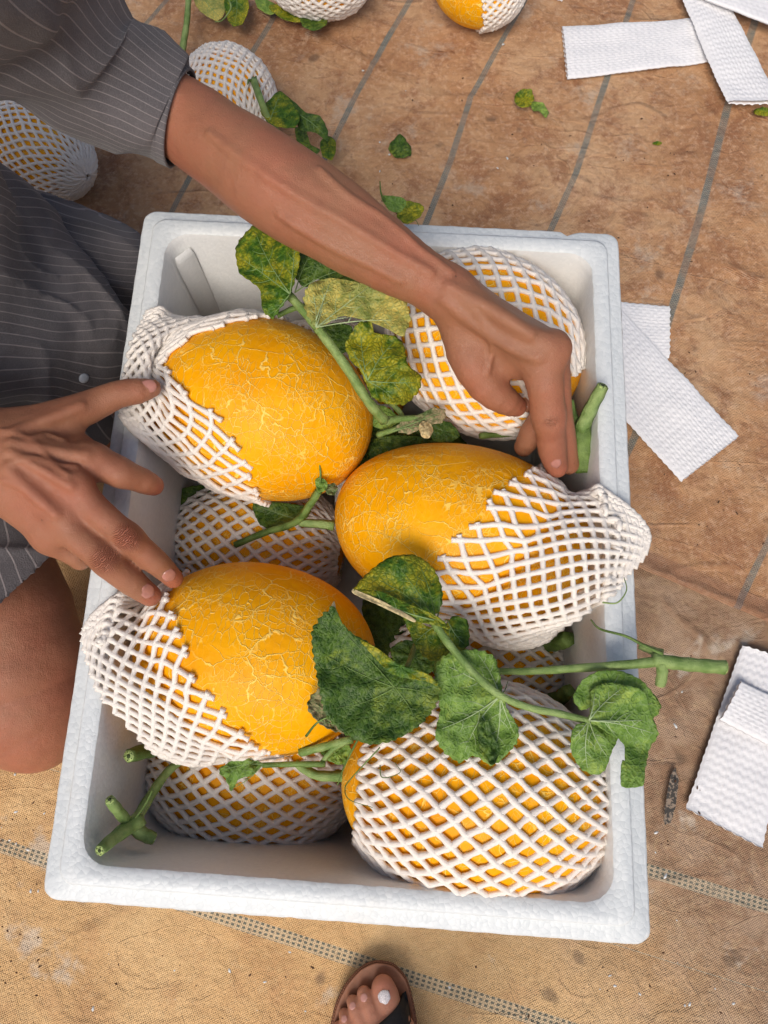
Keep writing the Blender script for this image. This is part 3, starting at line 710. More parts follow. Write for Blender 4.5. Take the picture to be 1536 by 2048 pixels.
# ------------------------------------------------------------------ leaves and vines
def closed_cr(P, n):
    P = np.asarray(P, float); m = len(P); out = []
    for i in range(m):
        a, b, c, d = P[i-1], P[i], P[(i+1) % m], P[(i+2) % m]
        for t in np.arange(n) / n:
            cr = .5 * ((2*b) + (-a+c)*t + (2*a-5*b+4*c-d)*t*t + (-a+3*b-3*c+d)*t**3); li = b * (1 - t) + c * t
            out.append(.65 * cr + .35 * li)
    return np.array(out)
def leaf(parent, outl, z, mat, att=None, tips=(), cup=0.0, tilt=(0, 0), amp=.005, wl=90.0, seed=0, teeth=.022, cen=None, vmat='vein', curl=0.0, vr=.0007, label=None):
    O = closed_cr(outl, 8); c = np.array(cen, float) if cen is not None else O.mean(0)
    sz = np.linalg.norm(O - c, axis=1).mean(); n = len(O)
    ph = np.cumsum(np.linalg.norm(np.diff(O, axis=0, append=O[:1]), axis=1)); nt = max(6, int(ph[-1] / 17)); ph = ph / ph[-1] * nt
    rs = random.Random(seed); 
    tooth = (ph % 1.0) ; tk = np.where(tooth < .7, tooth / .7, (1 - tooth) / .3)
    O = c + (O - c) * (1 + teeth * (tk - .5) * 2 + np.array([.012 * mnoise.noise(Vector((p[0] / 12, p[1] / 12, seed))) for p in O]))[:, None]
    att = np.array(att, float) if att is not None else c
    def zf(p, s=None):
        d = np.asarray(p, float) - c; r = np.linalg.norm(d) / sz
        nz = mnoise.noise(Vector((p[0] / wl, p[1] / wl, seed * 3.7))) + .45 * mnoise.noise(Vector((p[0] / wl * 2.6, p[1] / wl * 2.6, seed * 1.7)))
        q = np.asarray(p, float) - att; an = math.atan2(q[1], q[0]); rr_ = np.linalg.norm(q) / sz
        pl = .0016 * min(1, sz / 70) * min(1, rr_ * 1.6) * math.sin(an * 9 + seed)
        return z + tilt[0] * d[0] + tilt[1] * d[1] + cup * r * r + amp * nz * min(1.2, .35 + r) + pl + curl * max(0, r - .7) ** 2
    K = 13; V = [at(*c, zf(c))]; 
    for k in range(1, K + 1):
        t = k / K
        for p in O:
            q = c + (p - c) * t; V.append(at(*q, zf(q)))
    Fc = []
    for i in range(n): Fc.append((0, 1 + (i + 1) % n, 1 + i))
    for k in range(K - 1):
        a = 1 + k * n; b = a + n
        for i in range(n): Fc.append((a + i, a + (i + 1) % n, b + (i + 1) % n, b + i))
    o = mesh('leaf', V, Fc, M[mat], parent)
    s = o.modifiers.new('thickness', 'SOLIDIFY'); s.thickness = .0005; s.offset = 0
    if label: o['label'] = label
    bag = Bag()
    def vein(a, b, r0, r1, bend=0.0, m=9):
        a = np.array(a, float); b = np.array(b, float); nn = np.array([-(b-a)[1], (b-a)[0]]); pts = []
        for t in np.linspace(0, 1, m):
            q = a + (b - a) * t + nn * bend * math.sin(math.pi * t); pts.append(at(*q, zf(q) + .0004))
        bag.add(*tube_data(np.array(pts), np.linspace(r0, r1, m), 5))
    def inside(p):
        x, y = p; cnt = False; j = n - 1
        for i in range(n):
            if (O[i][1] > y) != (O[j][1] > y) and x < (O[j][0]-O[i][0]) * (y-O[i][1]) / (O[j][1]-O[i][1]+1e-9) + O[i][0]: cnt = not cnt
            j = i
        return cnt
    for tp in tips:
        tp = np.array(tp, float); tp = att + (tp - att) * .96; bd = rs.uniform(-.07, .07)
        vein(att, tp, vr, vr * .25, bd)
        d = tp - att; L = np.linalg.norm(d); nn = np.array([-d[1], d[0]]) / L
        for f, s_ in ((.28, 1), (.38, -1), (.55, 1), (.66, -1), (.8, 1)):
            q = att + d * f + nn * L * bd * math.sin(math.pi * f); e = q + (d / L * .75 + nn * s_ * .75) * L * .36 * (1.15 - f)
            while not inside(e) and np.linalg.norm(e - q) > 4: e = q + (e - q) * .8
            vein(q, e, vr * .5, vr * .15, .08 * s_, 6)
    if tips: bag.build('leaf_veins', M[vmat], o)
    return o
def vine(label, base, group='cut melon vines'):
    return thing('melon_vine', label, 'vine', at(*base), group)
def P3(pts): return np.array([at(*p[:3]) for p in pts])
def stem(parent, pts, r, mat='stem', cut=False, name='stem', sides=10, ridge=.11):
    """pts: (px, py, z) list; r in pixels, one number or two"""
    Q_ = cat_rom(P3(pts), 7); dd = np.array([depth(q) for q in Q_]); rp = np.linspace(r[0], r[1], len(Q_)) if isinstance(r, tuple) else np.full(len(Q_), float(r))
    rr = rp * dd / F * (1 + .05 * np.sin(np.arange(len(Q_)) * 1.3))
    V, Fc = tube_data(Q_, rr, sides, True, ridge); o = mesh(name, V, Fc, M[mat], parent)
    if cut:
        t = Q_[-1] - Q_[-2]; t /= np.linalg.norm(t)
        V, Fc = tube_data(np.array([Q_[-1] - t * .0005, Q_[-1] + t * .0006]), rr[-1] * .93, 12); e = mesh('cut_end', V, Fc, M['cut'], o)
        bag = Bag(); u = np.cross(t, [0, 0, 1.0]); u /= np.linalg.norm(u) + 1e-9; w = np.cross(t, u)
        bag.add(*tube_data(np.array([Q_[-1], Q_[-1] + t * .0009]), rr[-1] * .38, 7))
        for k in range(5):
            a = k * 1.257; c_ = Q_[-1] + (u * math.cos(a) + w * math.sin(a)) * rr[-1] * .66
            bag.add(*tube_data(np.array([c_, c_ + t * .0010]), rr[-1] * .11, 5))
        bag.build('hollow_shade', M['cut_core'], o)
    return o
def tendril(parent, pts, r=1.6, mat='stem_dark'):
    Q_ = cat_rom(P3(pts), 8); V, Fc = tube_data(Q_, np.linspace(r, r * .45, len(Q_)) * depth(Q_[0]) / F, 5); return mesh('tendril', V, Fc, M[mat], parent)

# vine over the far left melon
v = vine('vine with yellowing mottled leaves lying between the far left melon and the wrist', (640, 660, .33))
stem(v, [(578, 590, .345), (610, 625, .345), (640, 662, .343), (690, 730, .335), (735, 800, .315), (770, 842, .29)], (8, 10))
stem(v, [(770, 842, .29), (800, 838, .285), (850, 835, .28)], (8, 5)); stem(v, [(640, 662, .343), (636, 655, .345)], 11)
stem(v, [(555, 632, .33), (585, 618, .33), (612, 612, .335)], (5, 6), 'stem_dark')
leaf(v, [(507, 450), (478, 482), (471, 505), (478, 545), (500, 562), (520, 580), (525, 620), (545, 637), (562, 615), (580, 590), (592, 555), (600, 520), (594, 480), (562, 462), (530, 452)], .352, 'leaf_mottled', (580, 588), [(507, 458), (474, 510), (545, 630), (590, 480)], tilt=(.00015, 0), seed=3, amp=.006, label='dark green leaf with yellow freckles')
leaf(v, [(596, 480), (598, 520), (592, 558), (612, 575), (628, 558), (660, 562), (700, 548), (726, 535), (720, 500), (660, 470)], .342, 'leaf_dark', (590, 585), [(625, 500), (700, 535)], seed=4, amp=.008)
leaf(v, [(660, 545), (700, 530), (745, 545), (790, 580), (800, 600), (740, 600), (690, 590)], .338, 'leaf_fresh', (640, 620), [(700, 545), (760, 575)], seed=5)
leaf(v, [(616, 572), (650, 562), (700, 570), (742, 562), (790, 582), (812, 602), (821, 640), (805, 673), (775, 658), (735, 642), (690, 632), (655, 640), (634, 658), (614, 630), (607, 598)], .36, 'leaf_pale', (632, 655), [(625, 580), (650, 566), (740, 572), (810, 640), (700, 634)], cup=.004, seed=6, amp=.010, wl=60, vmat='vein_pale', label='pale yellow-green leaf turned underside up')
leaf(v, [(620, 568), (660, 556), (720, 566), (700, 585), (660, 588), (628, 590)], .366, 'leaf_pale', (632, 640), [(660, 565)], seed=61, amp=.006, wl=40, vmat='vein_pale')
leaf(v, [(716, 646), (742, 642), (748, 665), (790, 672), (808, 690), (816, 730), (842, 752), (838, 782), (812, 808), (780, 809), (746, 796), (733, 770), (720, 740), (702, 722), (690, 692), (700, 672)], .345, 'leaf_mottled', (735, 762), [(720, 655), (790, 680), (835, 765), (790, 802), (700, 690)], seed=7, amp=.010, wl=55, label='leaf mottled green and bright yellow')
leaf(v, [(640, 660), (670, 645), (705, 655), (700, 700), (670, 705)], .31, 'leaf_dark', seed=8)
v = vine('small wilted shoot with a dried brown tip in the gap between the melons', (800, 850, .27))
stem(v, [(755, 870, .26), (785, 860, .27), (830, 845, .28), (850, 838, .28)], (6, 4)); stem(v, [(775, 800, .27), (800, 825, .27), (812, 850, .26)], 5)
leaf(v, [(790, 860), (805, 840), (840, 828), (868, 815), (892, 822), (885, 845), (855, 850), (820, 868)], .285, 'leaf_dry', (785, 862), [(885, 825), (850, 850)], seed=9, teeth=.05)
leaf(v, [(838, 848), (850, 842), (865, 852), (864, 870), (850, 878), (840, 866)], .29, 'leaf_edge', seed=10, amp=.008, wl=20, teeth=.08)
leaf(v, [(860, 840), (900, 845), (920, 870), (900, 885), (865, 880)], .26, 'leaf_dark', seed=11)
leaf(v, [(745, 880), (790, 870), (850, 875), (880, 890), (800, 905), (740, 920)], .22, 'leaf_dark', seed=12)
leaf(v, [(745, 810), (775, 815), (800, 840), (770, 860), (745, 850)], .26, 'leaf_fresh', seed=13, teeth=.05)
leaf(v, [(690, 850), (760, 840), (920, 870), (930, 940), (760, 980), (690, 950)], .19, 'leaf_dark', seed=14)  # wide low leaf added to cut the bounce and darken this gap

# vine over the near right melon
v = vine('leafy vine across the near right melon with its last leaf over the rim', (950, 1345, .345))
stem(v, [(868, 1245, .355), (900, 1290, .357), (950, 1348, .357), (1000, 1390, .352), (1060, 1415, .348), (1120, 1427, .345), (1178, 1442, .345)], (8, 7))
leaf(v, [(706, 1180), (742, 1140), (782, 1113), (830, 1110), (866, 1135), (885, 1178), (882, 1215), (868, 1232), (845, 1222), (800, 1200), (750, 1180)], .355, 'leaf_mottled', (872, 1245), [(740, 1150), (785, 1118), (835, 1118), (878, 1180)], seed=20, amp=.006, cup=-.006, vmat='stem_dark', label='broad leaf with yellow blotches between dark veins')
leaf(v, [(706, 1180), (760, 1182), (810, 1205), (860, 1225), (885, 1240), (898, 1258), (868, 1250), (830, 1242), (800, 1222), (752, 1200)], .364, 'leaf_mottled', (868, 1240), [(730, 1186)], seed=21, amp=.003, label='curled edge of the blotched leaf')
leaf(v, [(704, 1177), (712, 1180), (760, 1200), (806, 1224), (832, 1240), (826, 1244), (798, 1230), (752, 1208), (708, 1188)], .366, 'leaf_edge', seed=22, amp=.002, teeth=.02)
leaf(v, [(803, 1222), (830, 1245), (865, 1255), (895, 1262), (905, 1232), (935, 1242), (937, 1290), (905, 1312), (862, 1322), (830, 1292)], .325, 'leaf_mottled', (895, 1240), [(830, 1285), (930, 1290)], seed=23, amp=.008)
leaf(v, [(868, 1330), (890, 1310), (922, 1300), (962, 1300), (990, 1316), (1002, 1362), (1010, 1408), (1037, 1457), (1030, 1492), (985, 1531), (950, 1512), (918, 1525), (886, 1502), (870, 1470), (880, 1420), (872, 1378)], .345, 'leaf_fresh', (1000, 1392), [(880, 1325), (955, 1306), (880, 1460), (925, 1515), (985, 1520), (1030, 1470)], seed=24, amp=.010, wl=60, vmat='vein_pale', label='light green leaf, underside up, hanging from the vine')
leaf(v, [(955, 1450), (975, 1440), (985, 1470), (1000, 1500), (985, 1531), (960, 1500)], .352, 'leaf_dark', seed=241, amp=.008, wl=30)
leaf(v, [(1178, 1440), (1150, 1452), (1142, 1470), (1143, 1505), (1162, 1538), (1190, 1550), (1210, 1540), (1225, 1500), (1236, 1475), (1225, 1445), (1200, 1438)], .348, 'leaf_fresh', (1178, 1441), [(1145, 1480), (1175, 1540), (1215, 1515)], seed=25, amp=.007, vmat='vein_pale')
leaf(v, [(1178, 1440), (1182, 1405), (1180, 1380), (1215, 1365), (1262, 1372), (1290, 1385), (1300, 1420), (1317, 1468), (1300, 1495), (1292, 1530), (1285, 1560), (1260, 1560), (1250, 1530), (1250, 1495), (1240, 1480), (1222, 1470), (1200, 1455)], .352, 'leaf_fresh', (1178, 1441), [(1190, 1385), (1245, 1375), (1312, 1468), (1290, 1440)], cen=(1250, 1430), seed=26, amp=.008, vmat='vein_pale', label='last leaf of the vine, over the rim, underside up')
leaf(v, [(1146, 1395), (1165, 1360), (1198, 1342), (1242, 1342), (1285, 1362), (1322, 1410), (1305, 1440), (1290, 1420), (1265, 1380), (1215, 1372), (1180, 1385), (1178, 1415), (1160, 1420)], .345, 'leaf_fresh', (1178, 1435), [(1240, 1348), (1310, 1405)], cen=(1220, 1375), seed=27, amp=.006, label='brighter green folded top of the leaf over the rim', vmat='vein_pale')
leaf(v, [(1244, 1520), (1262, 1535), (1288, 1545), (1285, 1572), (1243, 1573)], .345, 'leaf_fresh', seed=28)
tendril(v, [(1000, 1392, .35), (1010, 1380, .34), (1016, 1362, .335)])
v = vine('large dark green cupped leaf lying across the gap between the near melons', (750, 1360, .35))
leaf(v, [(668, 1212), (645, 1230), (624, 1258), (625, 1300), (632, 1342), (640, 1388), (652, 1432), (692, 1470), (740, 1489), (790, 1480), (840, 1450), (872, 1412), (880, 1376), (868, 1358), (815, 1352), (780, 1325), (748, 1292), (704, 1266), (680, 1240)], .352, 'leaf_dark', (790, 1375), [(660, 1235), (632, 1300), (648, 1420), (740, 1480), (835, 1445), (872, 1390)], cen=(745, 1385), cup=.010, seed=30, amp=.008, wl=80, vmat='stem_dark', label='large dark green cupped leaf')
leaf(v, [(718, 1278), (760, 1300), (790, 1325), (835, 1340), (862, 1352), (876, 1372), (850, 1362), (800, 1354), (775, 1342), (745, 1310)], .366, 'leaf_mottled', seed=31, amp=.004, label='rolled pale edge of the dark leaf')
leaf(v, [(664, 1208), (669, 1203), (672, 1222), (664, 1232), (655, 1228)], .358, 'leaf_edge', seed=32, amp=.002)
leaf(v, [(642, 1376), (618, 1398), (616, 1420), (640, 1448), (668, 1462), (692, 1466), (690, 1440), (662, 1415)], .335, 'leaf_dry', (690, 1455), [(622, 1400), (630, 1440)], seed=33, amp=.008, wl=25, teeth=.06)
stem(v, [(790, 1375, .345), (815, 1330, .32), (832, 1285, .28)], 5)
tendril(v, [(612, 1472, .325), (635, 1445, .335), (670, 1428, .34)], 3.0)
leaf(v, [(780, 1300), (810, 1280), (860, 1290), (880, 1330), (850, 1350), (800, 1340)], .27, 'leaf_dark', seed=34)
leaf(v, [(725, 1200), (800, 1220), (850, 1290), (800, 1330), (740, 1290)], .16, 'leaf_dark', seed=35)  # low leaf put in to keep the gap beneath the vine dim
v = vine('thick cut vine end reaching over the right rim on a long straight stalk', (1290, 1325, .33))
stem(v, [(985, 1342, .30), (1060, 1342, .315), (1150, 1336, .33), (1240, 1330, .338), (1320, 1322, .342)], (6, 10))
stem(v, [(1305, 1318, .342), (1350, 1325, .342), (1400, 1330, .342), (1450, 1334, .342)], (13, 13.5), cut=True)
stem(v, [(1322, 1325, .342), (1324, 1345, .338), (1320, 1370, .333)], (11, 10), cut=True)
stem(v, [(1325, 1308, .34), (1300, 1300, .335), (1280, 1292, .33)], (9, 7))
tendril(v, [(1325, 1308, .345), (1290, 1292, .345), (1250, 1272, .345), (1200, 1258, .335), (1182, 1240, .32)], 4.2); tendril(v, [(1205, 1205, .34), (1235, 1205, .345), (1253, 1180, .345), (1248, 1155, .34)], 2, 'stem')
v = vine('cut stem with three stubs standing in the near left corner of the box', (260, 1650, .16))
stem(v, [(372, 1515, .215), (335, 1545, .225), (300, 1595, .245), (270, 1645, .265)], (7, 11), 'stem')
stem(v, [(280, 1640, .265), (240, 1668, .285), (200, 1701, .312)], (16, 11), cut=True); stem(v, [(262, 1652, .268), (240, 1625, .285), (220, 1600, .302)], (11, 10.5), 'stem', cut=True)
stem(v, [(262, 1648, .268), (285, 1668, .262), (308, 1678, .258)], (14, 12), 'stem', cut=True); tendril(v, [(268, 1640, .275), (290, 1610, .27), (305, 1580, .27)], 2.5, 'stem')
v = vine('short dark stem stub poking out below the two-finger melon', (275, 1500, .19))
stem(v, [(330, 1490, .22), (300, 1500, .24), (258, 1512, .27)], (17, 13), 'stem_dark', cut=True)
v = vine('vine with a torn little leaf between the two near melons', (600, 1530, .28))
stem(v, [(690, 1553, .25), (640, 1552, .25), (610, 1540, .25), (590, 1525, .25)], (11, 7)); stem(v, [(525, 1530, .27), (580, 1528, .27), (650, 1528, .275)], (5, 6), 'stem_dark')
stem(v, [(600, 1505, .27), (650, 1492, .28), (705, 1478, .29)], (8, 8)); stem(v, [(640, 1530, .27), (665, 1500, .28), (700, 1480, .29)], 5)
leaf(v, [(437, 1540), (462, 1522), (485, 1503), (498, 1518), (526, 1527), (505, 1550), (478, 1558), (463, 1583), (452, 1560)], .27, 'leaf_fresh', (526, 1528), [(488, 1508), (440, 1542), (464, 1578)], seed=40, amp=.006, wl=30, teeth=.05)
leaf(v, [(640, 1500), (665, 1490), (700, 1492), (705, 1520), (680, 1530), (655, 1520)], .265, 'leaf_fresh', seed=41, amp=.007, wl=25, teeth=.05)
tendril(v, [(760, 1495, .335), (700, 1560, .32), (690, 1580, .31), (700, 1600, .325), (745, 1615, .34)], 1.6); tendril(v, [(715, 1480, .33), (690, 1530, .31), (675, 1570, .30)], 2.6)
tendril(v, [(760, 1530, .345), (765, 1555, .35), (800, 1545, .352), (790, 1525, .352)], 1.3)
v = vine('budded shoot and pale fruit stalk in the dark gap left of the right bare melon', (600, 1045, .25))
stem(v, [(668, 1052, .24), (640, 1048, .24), (600, 1046, .235)], (10, 8)); stem(v, [(470, 1090, .20), (530, 1065, .215), (590, 1045, .235), (620, 1010, .26), (638, 982, .275)], (6, 8), 'stem_dark')
tendril(v, [(638, 985, .275), (641, 950, .29), (638, 922, .30)], 3)
leaf(v, [(630, 960), (642, 955), (655, 965), (652, 980), (636, 985)], .285, 'leaf_fresh', seed=42, amp=.006, wl=15); leaf(v, [(650, 972), (668, 966), (676, 976), (668, 990), (654, 988)], .28, 'leaf_dry', seed=43, amp=.006, wl=15)
leaf(v, [(505, 1005), (560, 1005), (620, 1015), (610, 1040), (560, 1060), (520, 1050)], .20, 'leaf_dark', (600, 1040), [(510, 1010)], seed=44)
leaf(v, [(350, 985), (400, 970), (480, 985), (520, 1010), (440, 1030), (360, 1030)], .17, 'leaf_dark', (500, 1020), [(360, 990)], seed=45)
v = vine('thick forked cut stem standing up against the right wall by the fingers', (1165, 900, .25))
stem(v, [(1168, 940, .262), (1165, 895, .275), (1163, 852, .29)], (23, 20), 'stem_dark'); stem(v, [(1162, 858, .29), (1182, 815, .31), (1205, 772, .33)], (15, 12), cut=True); stem(v, [(1160, 870, .28), (1148, 830, .285), (1143, 800, .29)], (8, 5), 'stem_dark')
stem(v, [(960, 872, .25), (1010, 868, .24), (1080, 862, .235), (1150, 858, .24)], (6, 7), 'stem_dark')
v = vine('dark hidden stem ends against the right wall under the leaves', (1130, 1290, .16))
stem(v, [(1090, 1285, .17), (1115, 1283, .19), (1138, 1278, .21)], (18, 16), 'stem_dark'); stem(v, [(1100, 1400, .18), (1122, 1395, .20), (1138, 1380, .22)], (15, 13), 'stem_dark')

# vines outside the box
v = vine('leafy green shoot with a bud beside the netted melon behind the forearm', (560, 250, .07))
stem(v, [(508, 160, .14), (520, 195, .15), (535, 232, .13), (560, 270, .10)], (7, 6)); tendril(v, [(508, 165, .14), (498, 160, .145), (495, 168, .15)], 3.5); tendril(v, [(510, 165, .14), (512, 152, .145)], 3.5)
leaf(v, [(520, 222), (548, 190), (560, 182), (580, 200), (600, 232), (590, 255), (560, 255), (540, 245)], .13, 'leaf_mottled', (540, 240), [(560, 188)], seed=50)
leaf(v, [(560, 182), (590, 205), (612, 225), (640, 232), (655, 260), (655, 282), (630, 265), (600, 260), (585, 225)], .12, 'leaf_dark', (600, 230), [(650, 270)], seed=51, amp=.010)
leaf(v, [(590, 255), (612, 262), (622, 290), (640, 300), (620, 320), (596, 290)], .08, 'leaf_dark', seed=52); leaf(v, [(640, 285), (655, 272), (670, 280), (672, 300), (664, 320), (645, 312)], .06, 'leaf_mottled', seed=53)
v = vine('little leaves sticking out past the far rim beside the forearm', (800, 410, .31))
leaf(v, [(762, 392), (800, 394), (815, 405), (800, 425), (778, 420)], .33, 'leaf_fresh', seed=54); leaf(v, [(795, 405), (820, 402), (847, 412), (842, 432), (815, 448), (795, 435)], .325, 'leaf_mottled', seed=55, teeth=.04)
tendril(v, [(770, 405, .33), (762, 385, .34), (760, 362, .345)], 2.5); tendril(v, [(815, 448, .32), (830, 440, .33), (838, 452, .33)], 1.2)
v = vine('yellow-green wilting leaves along the top edge with a long stalk hanging down', (430, 20, .05))
stem(v, [(378, -20, .06), (374, 40, .06), (368, 80, .05), (362, 118, .04)], (5.5, 6.5))
leaf(v, [(385, -20), (430, -30), (448, 0), (450, 25), (435, 42), (410, 30), (392, 12)], .05, 'leaf_pale', (400, -20), [(440, 35)], seed=56, amp=.01); leaf(v, [(448, -20), (490, -20), (498, 15), (485, 48), (465, 52), (452, 30)], .05, 'leaf_mottled', (470, -20), [(470, 48)], seed=57, amp=.01)
tendril(v, [(452, -10, .07), (462, 15, .07), (445, 40, .07), (430, 44, .06)], 2, 'stem')
v = vine('dark shadowed leaves under the melon at the top edge', (590, 35, .04))
leaf(v, [(510, -10), (545, 5), (560, 18), (540, 30), (515, 15)], .04, 'leaf_fresh', seed=58); leaf(v, [(535, 12), (580, 8), (610, 25), (600, 45), (565, 38)], .035, 'leaf_mottled', seed=59, amp=.01); leaf(v, [(600, 28), (630, 20), (655, 30), (652, 50), (628, 62), (605, 52)], .04, 'leaf_dark', seed=60, amp=.01)
def scrap(label, *leaves):
    t = thing('leaf_scrap', label, 'leaf scrap', at(*leaves[0][0][0], .015), 'torn leaf scraps on the tarp')
    for i, (o_, mt, z) in enumerate(leaves): leaf(t, o_, z, mt, seed=70 + i + int(o_[0][0]), amp=.008, wl=25, teeth=.05)
scrap('crumpled bright green leaf scrap on the tarp, the larger one with a curled tail', ([(1028, 195), (1040, 180), (1062, 178), (1068, 200), (1055, 215), (1035, 212)], 'leaf_mottled', .03), ([(1062, 205), (1085, 205), (1097, 225), (1092, 236), (1078, 222), (1066, 222)], 'leaf_fresh', .025))
scrap('flat dark green leaf scrap on the tarp above the forearm', ([(778, 290), (800, 268), (812, 280), (823, 298), (820, 312), (795, 316), (780, 305)], 'leaf_dark', .022))
scrap('tiny green leaf shred on the tarp below the top right sleeves', ([(1304, 287), (1315, 282), (1325, 286), (1316, 291)], 'leaf_mottled', .016))
scrap('green leaf shred at the right edge beneath the slanting foam sleeve', ([(1506, 222), (1525, 214), (1550, 220), (1540, 232), (1515, 230)], 'leaf_mottled', .018))
rs = random.Random(5)
def specks(name, n, mat, label, cat, areas, r0, r1):
    bag = Bag()
    for i in range(n):
        x0, y0, x1, y1 = areas[i % len(areas)]; c = at(rs.uniform(x0, x1), rs.uniform(y0, y1), .016); r = rs.uniform(r0, r1)
        a = rs.uniform(0, 3.14); d = np.array([math.cos(a), math.sin(a), .1]) * r * rs.uniform(.5, 2)
        bag.add(*tube_data(np.array([c - d, c - d * .3 + [0, 0, r * .4], c + d]), np.array([r * .4, r, r * .5]), 6))
    tag(bag.build(name, mat), label, cat, kind='stuff')
M['soil'] = simple('dry_soil', (.10, .055, .035), .9, .1, .4, 400)
specks('foam_crumbs', 46, M['eps'], 'white foam crumbs scattered on the tarp', 'crumbs', [(0, 1440, 90, 1790), (100, 1900, 620, 2040), (1310, 1300, 1370, 2040), (840, 1950, 1500, 2040), (700, 30, 1100, 400)], .0006, .0018)
specks('soil_crumbs', 170, M['soil'], 'dark specks of dry soil scattered on the tarp', 'crumbs', [(420, 120, 1100, 430), (1100, 220, 1536, 560), (1300, 700, 1536, 1100), (0, 1600, 80, 2040), (150, 1900, 1500, 2040), (1310, 1300, 1400, 1700)], .0005, .0014)

# ------------------------------------------------------------------ bodies: one smooth surface from rounded limbs
def smin(a, b, k):
    h = np.maximum(k - np.abs(a - b), 0) / k; return np.minimum(a, b) - h * h * k * .25
class Body:
    def __init__(s): s.ch = []
    def chain(s, pts, k=.012, kin=.008, sm=2):
        """pts: list of (px, py, z, r_px) or (vector, r_m)"""
        Q_ = []
        for p in pts: Q_.append((at(p[0], p[1], p[2]), rad(*p)) if len(p) == 4 else (np.array(p[0], float), p[1]))
        ends = [q[0] for q in Q_]
        if len(Q_) > 2 and sm > 1:
            A4 = cat_rom([[*q[0], q[1]] for q in Q_], sm); Q_ = [(a[:3], a[3]) for a in A4]
        seg = [(Q_[i][0], Q_[i+1][0], Q_[i][1], Q_[i+1][1]) for i in range(len(Q_) - 1)]
        P = np.array([q[0] for q in Q_]); c = P.mean(0); rr = max(np.linalg.norm(q[0] - c) + q[1] for q in Q_)
        s.ch.append((seg, k, kin, c, rr)); return ends
    def prep(s):
        s.A = np.array([g[0] for c in s.ch for g in c[0]]); s.B = np.array([g[1] for c in s.ch for g in c[0]])
        s.ra = np.array([g[2] for c in s.ch for g in c[0]]); s.rb = np.array([g[3] for c in s.ch for g in c[0]])
        s.cid = np.array([i for i, c in enumerate(s.ch) for g in c[0]]); s.ks = [c[1] for c in s.ch]
        s.AB = s.B - s.A; s.L2 = (s.AB ** 2).sum(1) + 1e-12; s.np_ = len(s.ch)
    def dist(s, X, ix):
        AB = s.AB[ix]; A_ = s.A[ix]
        t = (X @ AB.T - (A_ * AB).sum(1)) / s.L2[ix]; np.clip(t, 0, 1, out=t)
        d = X[:, None, :] - A_[None] - t[..., None] * AB[None]
        return np.sqrt(np.einsum('ijk,ijk->ij', d, d)) - (s.ra[ix] + (s.rb - s.ra)[ix] * t)
    def f(s, X, act=None):
        if getattr(s, 'np_', -1) != len(s.ch): s.prep()
        if act is None: act = np.arange(len(s.A))
        if not len(act): return np.full(len(X), 1.0)
        M_ = s.dist(np.asarray(X, float), act); cid = s.cid[act]; d = None
        for c in np.unique(cid):
            q = M_[:, cid == c].min(1); d = q if d is None else smin(d, q, s.ks[c])
        return d
